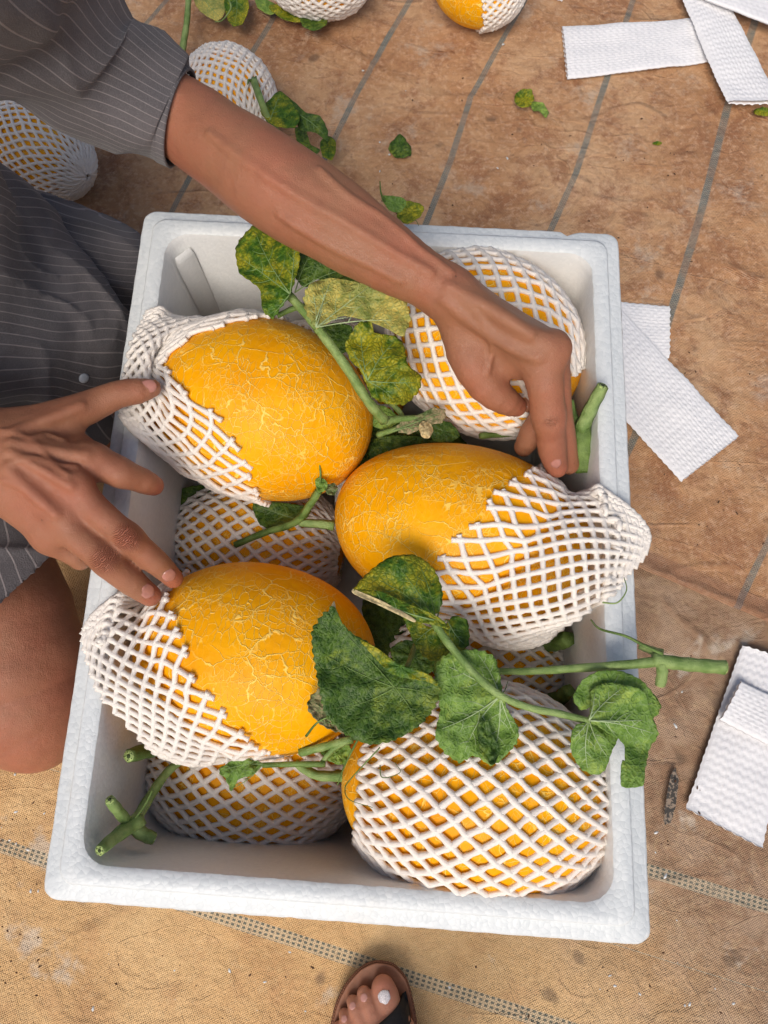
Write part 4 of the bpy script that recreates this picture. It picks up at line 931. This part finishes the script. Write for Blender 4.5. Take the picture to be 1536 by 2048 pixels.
def sdf_mesh(body, h, extra=None, clip=None, B=14):
    lo = np.min([c - r for _, _, _, c, r in body.ch], axis=0) - .02; hi = np.max([c + r for _, _, _, c, r in body.ch], axis=0) + .02
    nb = np.ceil((hi - lo) / (h * B)).astype(int); st = h * B; half = st * .87
    C = np.array([(c_ - lo) / st for _, _, _, c_, _ in body.ch])
    gi = np.stack(np.meshgrid(*[np.arange(k) for k in nb], indexing='ij'), -1).reshape(-1, 3); ctr = lo + (gi + .5) * st
    dcen = np.full(len(ctr), 9.0)
    for s in range(0, len(ctr), 20000): dcen[s:s+20000] = body.f(ctr[s:s+20000])
    gi = gi[np.abs(dcen) < half + .022]
    ax = np.arange(B + 2); loc = np.stack(np.meshgrid(ax, ax, ax, indexing='ij'), -1).reshape(-1, 3)
    keys = []; verts = []; quads = []
    N_ = (nb.max() + 2) * B + 4
    key = lambda ijk: (ijk[..., 0].astype(np.int64) * N_ + ijk[..., 1]) * N_ + ijk[..., 2]
    fun = (lambda X, act: body.f(X, act) + (extra(X) if extra else 0)) if clip is None else (lambda X, act: np.maximum(body.f(X, act) + (extra(X) if extra else 0), clip(X)))
    corner = np.array([(a, b, c) for a in (0, 1) for b in (0, 1) for c in (0, 1)])
    eds = [(i, j) for i in range(8) for j in range(i + 1, 8) if np.abs(corner[i] - corner[j]).sum() == 1]
    for g_ in gi:
        org = g_ * B; c0 = lo + (org + B / 2) * h
        act = np.where(body.dist(c0[None], slice(None))[0] < half + .03)[0]
        if not len(act): continue
        X = lo + (org + loc) * h; d = fun(X, act).reshape(B + 2, B + 2, B + 2)
        if d.min() > 0 or d.max() < 0: continue
        sg = d < 0
        cs = np.stack([sg[a:a+B, b:b+B, c:c+B] for a, b, c in corner], -1); cnt = cs.sum(-1); ci = np.argwhere((cnt > 0) & (cnt < 8))
        if not len(ci): continue
        cd_ = np.stack([d[a:a+B, b:b+B, c:c+B] for a, b, c in corner], -1)[ci[:, 0], ci[:, 1], ci[:, 2]]
        acc = np.zeros((len(ci), 3)); w = np.zeros(len(ci))
        for i, j in eds:
            da, db = cd_[:, i], cd_[:, j]; m_ = (da < 0) != (db < 0); t = np.where(m_, da / np.where(m_, da - db, 1), 0)
            acc += m_[:, None] * (corner[i] + (corner[j] - corner[i]) * t[:, None]); w += m_
        vp = lo + (org + ci + acc / w[:, None]) * h
        for _ in range(1):       # settle the vertices on the surface
            f0 = fun(vp, act); e = 1e-4
            G = np.stack([(fun(vp + np.eye(3)[a] * e, act) - f0) / e for a in range(3)], -1)
            stp = (f0 / np.maximum((G ** 2).sum(1), .2))[:, None] * G; ln_ = np.linalg.norm(stp, axis=1)[:, None]
            vp = vp - stp * np.minimum(1, h * .5 / np.maximum(ln_, 1e-9))
        keys.append(key(org + ci)); verts.append(vp)
        for a in range(3):
            o = np.eye(3, dtype=int)[a]; s1 = sg[:B, :B, :B]; s2 = sg[o[0]:B+o[0], o[1]:B+o[1], o[2]:B+o[2]]
            e_ = np.argwhere(s1 != s2)
            if not len(e_): continue
            fl = s1[e_[:, 0], e_[:, 1], e_[:, 2]]; b, c = (a + 1) % 3, (a + 2) % 3; ob = np.eye(3, dtype=int)[b]; oc = np.eye(3, dtype=int)[c]
            E_ = org + e_; q = np.stack([key(E_ - ob - oc), key(E_ - oc), key(E_), key(E_ - ob)], -1); q[~fl] = q[~fl][:, ::-1]; quads.append(q)
    K = np.concatenate(keys); Vv = np.concatenate(verts); Qd = np.concatenate(quads); od = np.argsort(K); K = K[od]; Vv = Vv[od]
    ix = np.searchsorted(K, Qd); ix = np.minimum(ix, len(K) - 1); ok = (K[ix] == Qd).all(1); return Vv, ix[ok]

body = Body()
# the arm that reaches across (his left), palm down, thumb towards the viewer
A = body.chain([((-.52, .40, .60), .055), (120, 60, .50, 58), (250, 150, .465, 60), (365, 240, .425, 79), (462, 306, .425, 84), (561, 376, .425, 91), (688, 456, .415, 82), (800, 530, .405, 63), (900, 585, .395, 47)], k=.02, kin=.004, sm=4)
body.chain([(880, 590, .378, 42), (925, 622, .375, 44)], k=.02)
body.chain([(905, 592, .392, 40), (1000, 650, .388, 44), (1086, 712, .376, 42)], k=.016)
body.chain([(925, 610, .37, 40), (1010, 660, .365, 48), (1098, 706, .35, 42)], k=.016)
body.chain([(940, 640, .36, 40), (1040, 700, .335, 42)], k=.016)
body.chain([(940, 650, .362, 44), (985, 700, .355, 42), (1040, 728, .355, 30)], k=.018)
TH = body.chain([(918, 640, .375, 36), (938, 700, .362, 46), (970, 768, .345, 38), (1008, 800, .33, 29), (1032, 812, .318, 21)], k=.010)
IX = body.chain([(1078, 716, .372, 46), (1090, 770, .365, 37), (1099, 838, .338, 31.5), (1104, 898, .306, 27.5), (1113, 932, .288, 23)], k=.006, kin=.006)
MD = body.chain([(1100, 712, .35, 40), (1112, 780, .34, 30), (1120, 840, .315, 27), (1130, 900, .285, 24), (1138, 928, .27, 20)], k=.005, kin=.006)
RG = body.chain([(1080, 722, .325, 34), (1092, 812, .30, 26), (1062, 868, .275, 25), (1048, 893, .262, 20)], k=.005, kin=.006)
body.chain([(1055, 722, .315, 30), (1062, 785, .29, 23), (1040, 815, .275, 20)], k=.005)
# knuckles and the tendon over the wrist
body.chain([(1112, 690, .384, 25), (1116, 694, .384, 24)], k=.016); body.chain([(925, 585, .405, 13), (1010, 635, .408, 11), (1095, 688, .394, 13)], k=.014)
body.chain([(1098, 832, .3435, 27), (1099, 840, .342, 27)], k=.012)
# the near hand (his right), spread: thumb up, two fingertips on the lower melon
body.chain([((-.60, -.02, .60), .05), (-420, 780, .47, 110), (-180, 850, .40, 92), (-40, 890, .372, 70), (10, 905, .368, 62)], k=.02, kin=.004, sm=3)
body.chain([(-40, 930, .37, 60), (20, 955, .362, 56)], k=.02)
body.chain([(-5, 880, .372, 40), (95, 905, .368, 36), (185, 925, .354, 33)], k=.018)
body.chain([(-5, 908, .376, 42), (80, 942, .376, 38), (150, 985, .364, 33)], k=.018)
body.chain([(-5, 940, .372, 42), (60, 990, .370, 38), (118, 1044, .358, 33)], k=.018)
body.chain([(-5, 965, .362, 40), (50, 1025, .355, 34), (98, 1076, .342, 28)], k=.018)
body.chain([(20, 915, .355, 60), (90, 970, .345, 52)], k=.02)
body.chain([(60, 868, .355, 34), (120, 880, .350, 34), (160, 895, .348, 26)], k=.02)
TH2 = body.chain([(-10, 865, .37, 36), (90, 845, .362, 40), (175, 815, .352, 34), (232, 790, .350, 27), (275, 782, .346, 25), (304, 776, .342, 18)], k=.012)
IX2 = body.chain([(180, 922, .354, 34), (240, 944, .352, 28), (285, 962, .336, 26), (306, 971, .322, 20)], k=.007, kin=.008)
MD2 = body.chain([(148, 982, .364, 34), (200, 1026, .364, 29), (256, 1074, .358, 27), (312, 1124, .334, 24), (346, 1156, .309, 20)], k=.007, kin=.006)
RG2 = body.chain([(116, 1040, .358, 34), (160, 1078, .360, 31), (210, 1120, .355, 29.5), (262, 1164, .333, 27.5), (300, 1190, .312, 22)], k=.007, kin=.006)
body.chain([(96, 1074, .342, 29), (150, 1108, .330, 24), (160, 1120, .318, 20), (130, 1080, .312, 17)], k=.008)
for p in ((188, 914, .368), (152, 968, .378), (118, 1028, .372), (94, 1066, .355)): body.chain([(*p, 17), (p[0] + 6, p[1] + 5, p[2] - .001, 16)], k=.018)
for a, b in (((20, 880, .388), (180, 914, .368)), ((20, 905, .393), (148, 968, .379)), ((20, 938, .388), (112, 1026, .373)), ((20, 862, .384), (165, 812, .364))): body.chain([(*a, 7), ((a[0]+b[0]) / 2, (a[1]+b[1]) / 2, (a[2]+b[2]) / 2 + .003, 8), (*b, 9)], k=.014)
for p in ((256, 1072, .3635), (210, 1118, .361), (236, 944, .3555)): body.chain([(*p, 24), (p[0] + 5, p[1] + 5, p[2] - .001, 24)], k=.010)
# bent legs, body core
body.chain([((-.72, -.02, .24), .09), (-170, 1040, .24, 150), (-20, 1240, .225, 158), (38, 1380, .205, 132), (72, 1440, .19, 92)], k=.03, kin=.04)
body.chain([(60, 1425, .18, 95), (-20, 1380, .12, 105), ((-.62, -.22, .06), .045)], k=.03, kin=.03)
body.chain([((-.72, .16, .24), .09), (-60, 560, .20, 130), (120, 560, .16, 110)], k=.03, kin=.04)
body.chain([((-.36, .16, .12), .05), ((-.62, .2, .06), .045)], k=.03, kin=.03)
body.chain([((-.74, .06, .24), .13), ((-.70, .12, .44), .13), ((-.60, .20, .62), .12)], k=.05, kin=.06)
body.chain([((-.58, .36, .62), .06), ((-.62, .20, .66), .09), ((-.64, 0.0, .62), .06)], k=.05, kin=.05)
sk = (.315, .140, .076); 
def fold(px, py, z, qx, qy, qz, w, r): d = at(qx, qy, qz) - at(px, py, z); return (at(px, py, z), d / np.linalg.norm(d), w, r)
pts = [fold(1099, 838, .35, 1104, 898, .32, .15, .010), fold(256, 1074, .37, 312, 1124, .345, .55, .015), fold(210, 1120, .365, 262, 1164, .345, .5, .015), fold(232, 790, .35, 275, 782, .34, .4, .012),
       (at(150, 985, .37), None, .55, .022), (at(185, 925, .36), None, .4, .02), (at(346, 1156, .315), None, .6, .015), (at(300, 1190, .318), None, .6, .015), (at(306, 971, .325), None, .7, .015), (at(1113, 932, .29), None, .6, .016), (at(1100, 700, .38), None, .4, .025), (at(1032, 812, .32), None, .6, .016), (at(72, 1440, .2), None, .5, .05)]
PER = at(60, 900, .37)
M['skin'] = mat_skin('tanned_skin', sk, (.40, .115, .068), (.205, .082, .046), [(p - PER, d, w, r) for p, d, w, r in pts])
person = thing('person', 'person in grey pinstriped shirt and shorts reaching into the foam box with both hands', 'person', PER)
def skin_pt(px, py, z0=.46):
    o = at(px, py, z0); d = RW.T @ np.array([(px - 768) / F, -(py - 1024) / F, -1.0]); d /= np.linalg.norm(d); x = o.copy()
    for _ in range(90):
        q = body.f(x[None])[0]
        if q < 2e-4: return x, d
        x = x + d * q * .8
        if x[2] < .05: break
    return None, d
def skin_vein(pts_, r, sink=.35, k=.006):
    Q_ = []
    for q in cat_rom([[*p_, 0] for p_ in pts_], 3):
        x, d = skin_pt(q[0], q[1])
        if x is None: return
        Q_.append((x + d * r * sink, r))
    NEW.append((Q_, k))
NEW = []
for v_ in ([(22, 905), (85, 940), (140, 972)], [(18, 940), (65, 985), (110, 1028)], [(25, 885), (100, 900), (172, 912)], [(30, 862), (95, 838), (160, 812)]): skin_vein(v_, .0030, .2)
for v_ in ([(5, 862), (60, 880), (105, 925), (150, 935)], [(15, 930), (60, 915), (95, 925), (135, 950)], [(8, 960), (45, 975), (80, 1010)], [(60, 880), (90, 870), (125, 880)]): skin_vein(v_, .0019, .15, .004)
for v_ in ([(420, 270), (500, 330), (600, 395), (700, 450), (780, 500), (860, 545)], [(560, 430), (640, 480), (720, 520), (800, 560)], [(640, 340), (700, 395), (760, 430), (830, 490), (900, 545)]): skin_vein(v_, .0022, .25, .006)
for v_ in ([(900, 575), (980, 618), (1060, 668)], [(890, 600), (960, 655), (1030, 700), (1075, 715)]): skin_vein(v_, .0034, .25, .008)
skin_vein([(925, 600), (965, 640), (985, 690), (975, 745)], .0020, .2, .004)
for Q_, k_ in NEW: body.chain(Q_, k=k_, sm=1)
def vein_extra(X):       # slight muscle and vein relief
    return .0006 * np.sin(X[:, 0] * 70 + 2 * np.sin(X[:, 1] * 45)) * np.sin(X[:, 1] * 60 + X[:, 2] * 50)
V, Fq = sdf_mesh(body, .0021, vein_extra)
mesh('body', V, Fq, M['skin'], person)
M['nail'] = simple('fingernail', (.43, .19, .15), .22, .6, .08, 200)
def nail(parent, p, tipdir, up, L, W, mat='nail', name='fingernail', thick=.0016):
    p = np.array(p, float); t = np.array(tipdir, float); t /= np.linalg.norm(t); up = np.array(up, float); up -= t * (up @ t); up /= np.linalg.norm(up); w = np.cross(t, up); V = []; n, m_ = 8, 8
    for lay in (0, 1):
        for i in range(n + 1):
            for j in range(m_ + 1):
                a = i / n * 2 - 1; b = j / m_ * 2 - 1
                sq = 1.0 - .38 * abs(a) ** 4 - .10 * max(0, -a)
                ex = a * (1 - .16 * b * b * (1 if a > 0 else .5)); V.append(p + t * ex * L / 2 + w * b * W / 2 * sq + up * (-b * b * W * .13 - (a * a * L * .06 if a > 0 else 0) + (0 if lay == 0 else -thick)))
    N1 = (n + 1) * (m_ + 1); Fc = []
    for i in range(n):
        for j in range(m_):
            q = [i*(m_+1)+j, (i+1)*(m_+1)+j, (i+1)*(m_+1)+j+1, i*(m_+1)+j+1]; Fc.append(q); Fc.append([x + N1 for x in q[::-1]])
    ring = [i*(m_+1) for i in range(n+1)] + [n*(m_+1)+j for j in range(1, m_+1)] + [i*(m_+1)+m_ for i in range(n-1, -1, -1)] + [j for j in range(m_-1, 0, -1)]
    for a, b in zip(ring, ring[1:] + ring[:1]): Fc.append((a, a + N1, b + N1, b))
    return mesh(name, V, Fc, M[mat], parent)
def surf(bd, p, dirn, far=.06):       # walk in from outside along dirn to the skin
    dirn = np.array(dirn, float) / np.linalg.norm(dirn); x = np.array(p, float) + dirn * far
    for _ in range(60):
        x = x - dirn * max(bd.f(x[None])[0], 0) * .9
    return x
for px_, py_, J_, W_ in ((297, 1183, RG2, .0125), (340, 1152, MD2, .012), (297, 772, TH2, .012), (1112, 926, IX, .010)):
    a, b = J_[-2], J_[-1]; t = b - a; t /= np.linalg.norm(t); x, d = skin_pt(px_, py_)
    if x is None: continue
    e = 1e-3; g_ = np.array([body.f((x + np.eye(3)[i] * e)[None])[0] - body.f((x - np.eye(3)[i] * e)[None])[0] for i in range(3)]); g_ /= np.linalg.norm(g_); g_ = g_ * .6 - d * .4; g_ /= np.linalg.norm(g_)
    nail(person, x + g_ * .0004, t, g_, .0150, W_, thick=.003)

# ------------------------------------------------------------------ clothes
def noise_v(X, s, o=0.0): return np.array([mnoise.noise(Vector((x[0] * s + o, x[1] * s, x[2] * s))) for x in X])
M['shirt'] = mat_cloth('grey_pinstripe_cotton'); M['button'] = simple('pale_button', (.42, .46, .52), .3)
# sleeve as a loft from cuff to shoulder
rings = [((394, 167), (329, 316), .425), ((375, 140), (297, 308), .428), ((340, 103), (238, 294), .44), ((255, 25), (112, 264), .465), ((190, -60), (0, 212), .50), ((100, -180), (-140, 200), .54), ((-60, -300), (-330, 160), .60), ((-200, -420), (-480, 100), .64)]
RC = []
for a, b, z in rings:
    A_, B_ = at(*a, z), at(*b, z); RC.append(((A_ + B_) / 2, (A_ - B_) / 2))
cen = cat_rom([c for c, _ in RC], 9); hw = cat_rom([h_ for _, h_ in RC], 9); ns = len(cen); sides = 120; V = []; UV = []
axd = np.gradient(cen, axis=0); axd /= np.linalg.norm(axd, axis=1)[:, None]
def sleeve_pt(i, a, shrink=0.0):
    u = hw[i]; r = np.linalg.norm(u); u = u / r; w = np.cross(axd[i], u); w /= np.linalg.norm(w); t = i / (ns - 1)
    thick = .97 - .08 * t
    rr = r - shrink
    q = cen[i] + rr * (math.cos(a) * u + thick * math.sin(a) * w)
    dr = u * math.cos(a) + w * math.sin(a)
    amp = .0015 + .011 * min(1, t * 1.8)
    f1 = math.sin(a * 3 + t * 16 + 2.5 * mnoise.noise(Vector((t * 4, a, 0)))) * .5; f2 = mnoise.noise(Vector((q[0] * 16, q[1] * 30, q[2] * 16)))
    fr = (1 - abs(mnoise.noise(Vector((q[0] * 9 + 3, q[1] * 9 - q[0] * 6, q[2] * 9))))) ** 6
    return q + dr * (amp * (f1 * .5 + f2 * .8 + fr * .8) + (.0012 if i < 8 else 0) - amp)
for i in range(-6, ns):
    for s_ in range(sides + 1):
        a = 2 * math.pi * s_ / sides
        q = sleeve_pt(max(i, 0), a, .0022 if i < 0 else 0) if i >= 0 else sleeve_pt(-i - 1, a, .0022)
        V.append(q); UV.append((s_ / sides * 44 + .8 * max(i, 0) / ns * math.sin(a), i / ns))
nc = sides + 1
Fq = np.array([(j*nc+i, j*nc+i+1, (j+1)*nc+i+1, (j+1)*nc+i) for j in range(ns + 5) for i in range(sides)])
shirt = mesh('shirt_sleeve', V, Fq, M['shirt'], person, uv=np.array(UV))
def cloth_body(name, chains, h, fold_fn, stripe_fn, clip=None):
    b_ = Body()
    for c_ in chains: b_.chain(c_, k=.05, kin=.06)
    V, Fq = sdf_mesh(b_, h, fold_fn, clip); uv = stripe_fn(V); return mesh(name, V, Fq, M['shirt'], person, uv=uv)
def ridg(X, ax_, s1, s2, o):
    t = X @ np.array(ax_); w = np.array([mnoise.noise(Vector((x[0] * s2 + o, x[1] * s2, x[2] * s2))) for x in X]); return 1 - np.abs(np.sin(t * s1 + w * 3.2))
BOXL = np.array(CN[0]), np.array(CN[3])
def box_clip(X):      # cloth and lap stop at the outside face of the box
    a, b = BOXL[1], BOXL[0]; e = (b - a) / np.linalg.norm(b - a); nn = np.array([-e[1], e[0]]); d = (X[:, :2] - a) @ nn
    return np.where(X[:, 2] < RIM + .02, .004 + d, -1.0) if (np.zeros(2) - a) @ nn > 0 else np.where(X[:, 2] < RIM + .02, .004 - d, -1.0)
def f_lap(X): return -.007 * ridg(X, (.6, .8, .3), 26, 7, 0) ** 2 - .004 * ridg(X, (-.5, .8, 0), 55, 10, 5) ** 3
def u_lap(V):
    w = noise_v(V, 9, 2); w2 = noise_v(V, 22, 7); return np.column_stack([(V[:, 1] + .10 * V[:, 0] + .55 * V[:, 2] + .020 * w + .005 * w2) / .0105, V[:, 0]])
cloth_body('shirt', [[((-.64, .04, .34), .12), (-130, 470, .30, 160), (20, 560, .235, 150), (120, 640, .215, 120)], [((-.64, -.04, .34), .12), (-100, 700, .29, 150), (60, 720, .23, 120), (165, 720, .205, 85)], [((-.68, .10, .52), .15), ((-.60, .22, .62), .125), ((-.60, .30, .60), .12)], [(-190, 180, .46, 120), (-130, 380, .40, 120), (-100, 520, .35, 120)]], .0042, f_lap, u_lap, box_clip)
def hem_clip(X):
    a = at(0, 1166, .30); b = at(150, 1108, .285); e = (b - a)[:2]; e /= np.linalg.norm(e); nn = np.array([e[1], -e[0]])
    return np.maximum(((X[:, :2] - a[:2]) @ nn) - 1.1 * (X[:, 2] - .30), box_clip(X))
def f_sh(X): return -.005 * ridg(X, (.8, -.5, .2), 34, 8, 9) ** 2
def u_sh(V): w = noise_v(V, 8, 4); return np.column_stack([(V[:, 0] * .93 + .40 * V[:, 1] + .25 * V[:, 2] + .006 * w) / .0108, V[:, 1]])
cloth_body('shorts', [[((-.70, -.04, .27), .12), (-190, 980, .255, 190), (-30, 1130, .24, 196), (30, 1260, .235, 190)], [(-160, 850, .20, 150), (90, 880, .15, 120), (170, 900, .12, 90)]], .0034, f_sh, u_sh, hem_clip)
cloth_body('shorts_leg', [[((-.72, .18, .25), .12), (-60, 520, .215, 150), (150, 545, .17, 122), (215, 550, .16, 105)]], .0042, f_lap, u_lap, box_clip)
c_ = at(167, 756, .30); bag = Bag(); 
from mathutils.bvhtree import BVHTree
def first_hit(px, py, objs):
    d = Vector(RW.T @ np.array([(px - 768) / F, -(py - 1024) / F, -1.0])).normalized(); best = None
    for o in objs:
        off = Vector(o.location) + (Vector(o.parent.location) if o.parent else Vector((0, 0, 0)))
        t = BVHTree.FromPolygons([v.co + off for v in o.data.vertices], [tuple(p.vertices) for p in o.data.polygons])
        h = t.ray_cast(Vector(CAM), d)
        if h[0] is not None and (best is None or h[3] < best[3]): best = h
    return best
hb = first_hit(167, 756, [o for o in person.children if o.name.startswith('shi') and 'sleeve' not in o.name])
if hb:
    nrm = np.array(hb[1]); p = np.array(hb[0]); nrm = nrm if nrm @ (CAM - p) > 0 else -nrm
    V, Fc = tube_data(np.array([p, p + nrm * .0012, p + nrm * .0022]), np.array([.0052, .0056, .0046]), 18); mesh('button', V, Fc, M['button'], person)

# ------------------------------------------------------------------ the foot in a sandal at the near edge
foot = Body()
FP = at(745, 2020, .02)
M['skin2'] = mat_skin('paler_foot_skin', (.44, .20, .125), (.44, .15, .095), (.30, .12, .075), [(at(768, 1978, .045) - FP, None, .4, .014)])
ZT = .034
toes = [[(795, 2075, .042, 30), (781, 2028, .040, 26), (772, 1993, .037, 26), (766, 1975, .036, 23)],
        [(770, 2085, .042, 24), (745, 2030, .044, 17.5), (735, 2003, .039, 17), (728, 1987, .034, 14)],
        [(745, 2090, .042, 22), (719, 2037, .042, 15), (711, 2015, .037, 15), (705, 2003, .032, 12)],
        [(725, 2100, .040, 22), (699, 2060, .040, 14.5), (693, 2040, .035, 14), (689, 2029, .031, 11.5)],
        [(712, 2120, .038, 22), (686, 2085, .036, 15), (681, 2065, .033, 14), (678, 2055, .030, 12)]]
TT = [foot.chain(c_, k=.004, kin=.006) for c_ in toes]
a0, a1 = at(795, 2075, .042), at(712, 2120, .038); heel = at(800, 2400, .05); 
for t in np.linspace(0, 1, 5):
    p = a0 * (1 - t) + a1 * t; foot.chain([(p, .018), ((p * .5 + heel * .5) + np.array([0, 0, .018 * (1 - t)]), .024), (heel, .030)], k=.02)
foot.chain([(heel + np.array([0, .03, .02]), .034), (heel + np.array([0, 0, .10]), .036), (heel + np.array([.01, -.02, .34]), .052)], k=.04, kin=.04)
walker = thing('person', 'bare toes of a person standing in a brown sandal at the bottom edge', 'person', FP)
V, Fq = sdf_mesh(foot, .0016); mesh('foot', V, Fq, M['skin2'], walker)
M['polish'] = simple('silver_nail_polish', (.62, .58, .60), .18, .8, .3, 900, .0004); M['toenail'] = simple('bare_toenail', (.55, .28, .24), .25, .6, .06)
for i, J_ in enumerate(TT):
    a, b = J_[-2], J_[-1]; t = b - a; t /= np.linalg.norm(t); dn = (-.06, .05, 1); s_ = surf(foot, b - t * (.006 if i == 0 else .001), dn)
    w = [24, 15, 14, 13, 10][i] * depth(b) / F; nail(walker, s_ + np.array([0, 0, .0008]), t, dn, w * 1.0, w, 'polish' if i == 0 else 'toenail', 'toenail', .003)
M['sole'] = simple('brown_leather_footbed', (.215, .085, .042), .55, .4, .15, 90, .0006); M['welt'] = simple('brown_sole_edge', (.13, .055, .032), .7, .3, .3, 300, .0008)
M['strap'] = simple('black_strap', (.008, .008, .010), .6, .3, .2, 300, .0004)
so = [(752, 1924), (722, 1937), (694, 1968), (674, 2008), (664, 2055), (664, 2120), (684, 2220), (720, 2340), (745, 2440), (800, 2475), (852, 2440), (862, 2340), (850, 2200), (836, 2080), (826, 2010), (812, 1958), (786, 1930)]
S_ = closed_cr(so, 8); c_ = S_.mean(0)
def sole_ring(sc, z, zz=None): return np.array([at(*(c_ + (q - c_) * (1 + sc * 200 / np.linalg.norm(q - c_))), z) for q in S_])
L_ = [sole_ring(.012, .0075), sole_ring(.022, .010), sole_ring(.022, .020), sole_ring(.012, .0235), sole_ring(-.01, .024)]

V, Fc = loft(L_); mo = len(L_[0]); Fc.append(tuple(range(mo))[::-1]); Fc.append(tuple(range(len(V) - mo, len(V))))
sd_ = mesh('sandal', V, Fc, M['welt'], walker)
L2 = [sole_ring(-.008, .0235), sole_ring(-.012, .0262), sole_ring(-.02, .0265), sole_ring(-.05, .0256), sole_ring(-.1, .0252)]
V, Fc = loft(L2); Fc.append(tuple(range(len(V) - mo, len(V)))); mesh('footbed', V, Fc, M['sole'], sd_)
bag = Bag()
for sc, z in ((.002, .0236),):
    Rg = sole_ring(sc, z)
    for i in range(0, len(Rg), 1):
        a = Rg[i]; b = Rg[(i + 1) % len(Rg)]; m_ = a * .3 + b * .7; bag.add(*tube_data(np.array([a, m_]), .0007, 5))
bag.build('stitching', M['sole'], sd_)
def strap(p0, p1, q0, q1, name='strap'):
    """a band from side p to side q over the foot; 0 = front edge, 1 = rear edge (pixels)"""
    rows = []
    for u in np.linspace(0, 1, 28):
        r = []
        for t in np.linspace(0, 1, 12):
            a = np.array(p0) * (1 - t) + np.array(p1) * t; b = np.array(q0) * (1 - t) + np.array(q1) * t; q = a * (1 - u) + b * u
            base = at(*q, .026); z = .026 + (.024 + .014 * t) * math.sin(math.pi * u) ** .6
            x = np.array([base[0], base[1], z + .02]); 
            for _ in range(30):
                dd = foot.f(x[None])[0]
                if dd < .0022 or x[2] < .026: break
                x[2] -= dd * .8
            r.append((x[0], x[1], max(x[2], .026) + .001 * math.sin(u * 3)))
        rows.append(r)
    V = [p for r in rows for p in r]; Fc = [(i*12+j, i*12+j+1, (i+1)*12+j+1, (i+1)*12+j) for i in range(27) for j in range(11)]
    o = mesh(name, V, Fc, M['strap'], sd_); s = o.modifiers.new('thickness', 'SOLIDIFY'); s.thickness = .0022; s.offset = 1; return o
strap((812, 1982), (838, 2100), (690, 2078), (690, 2150))
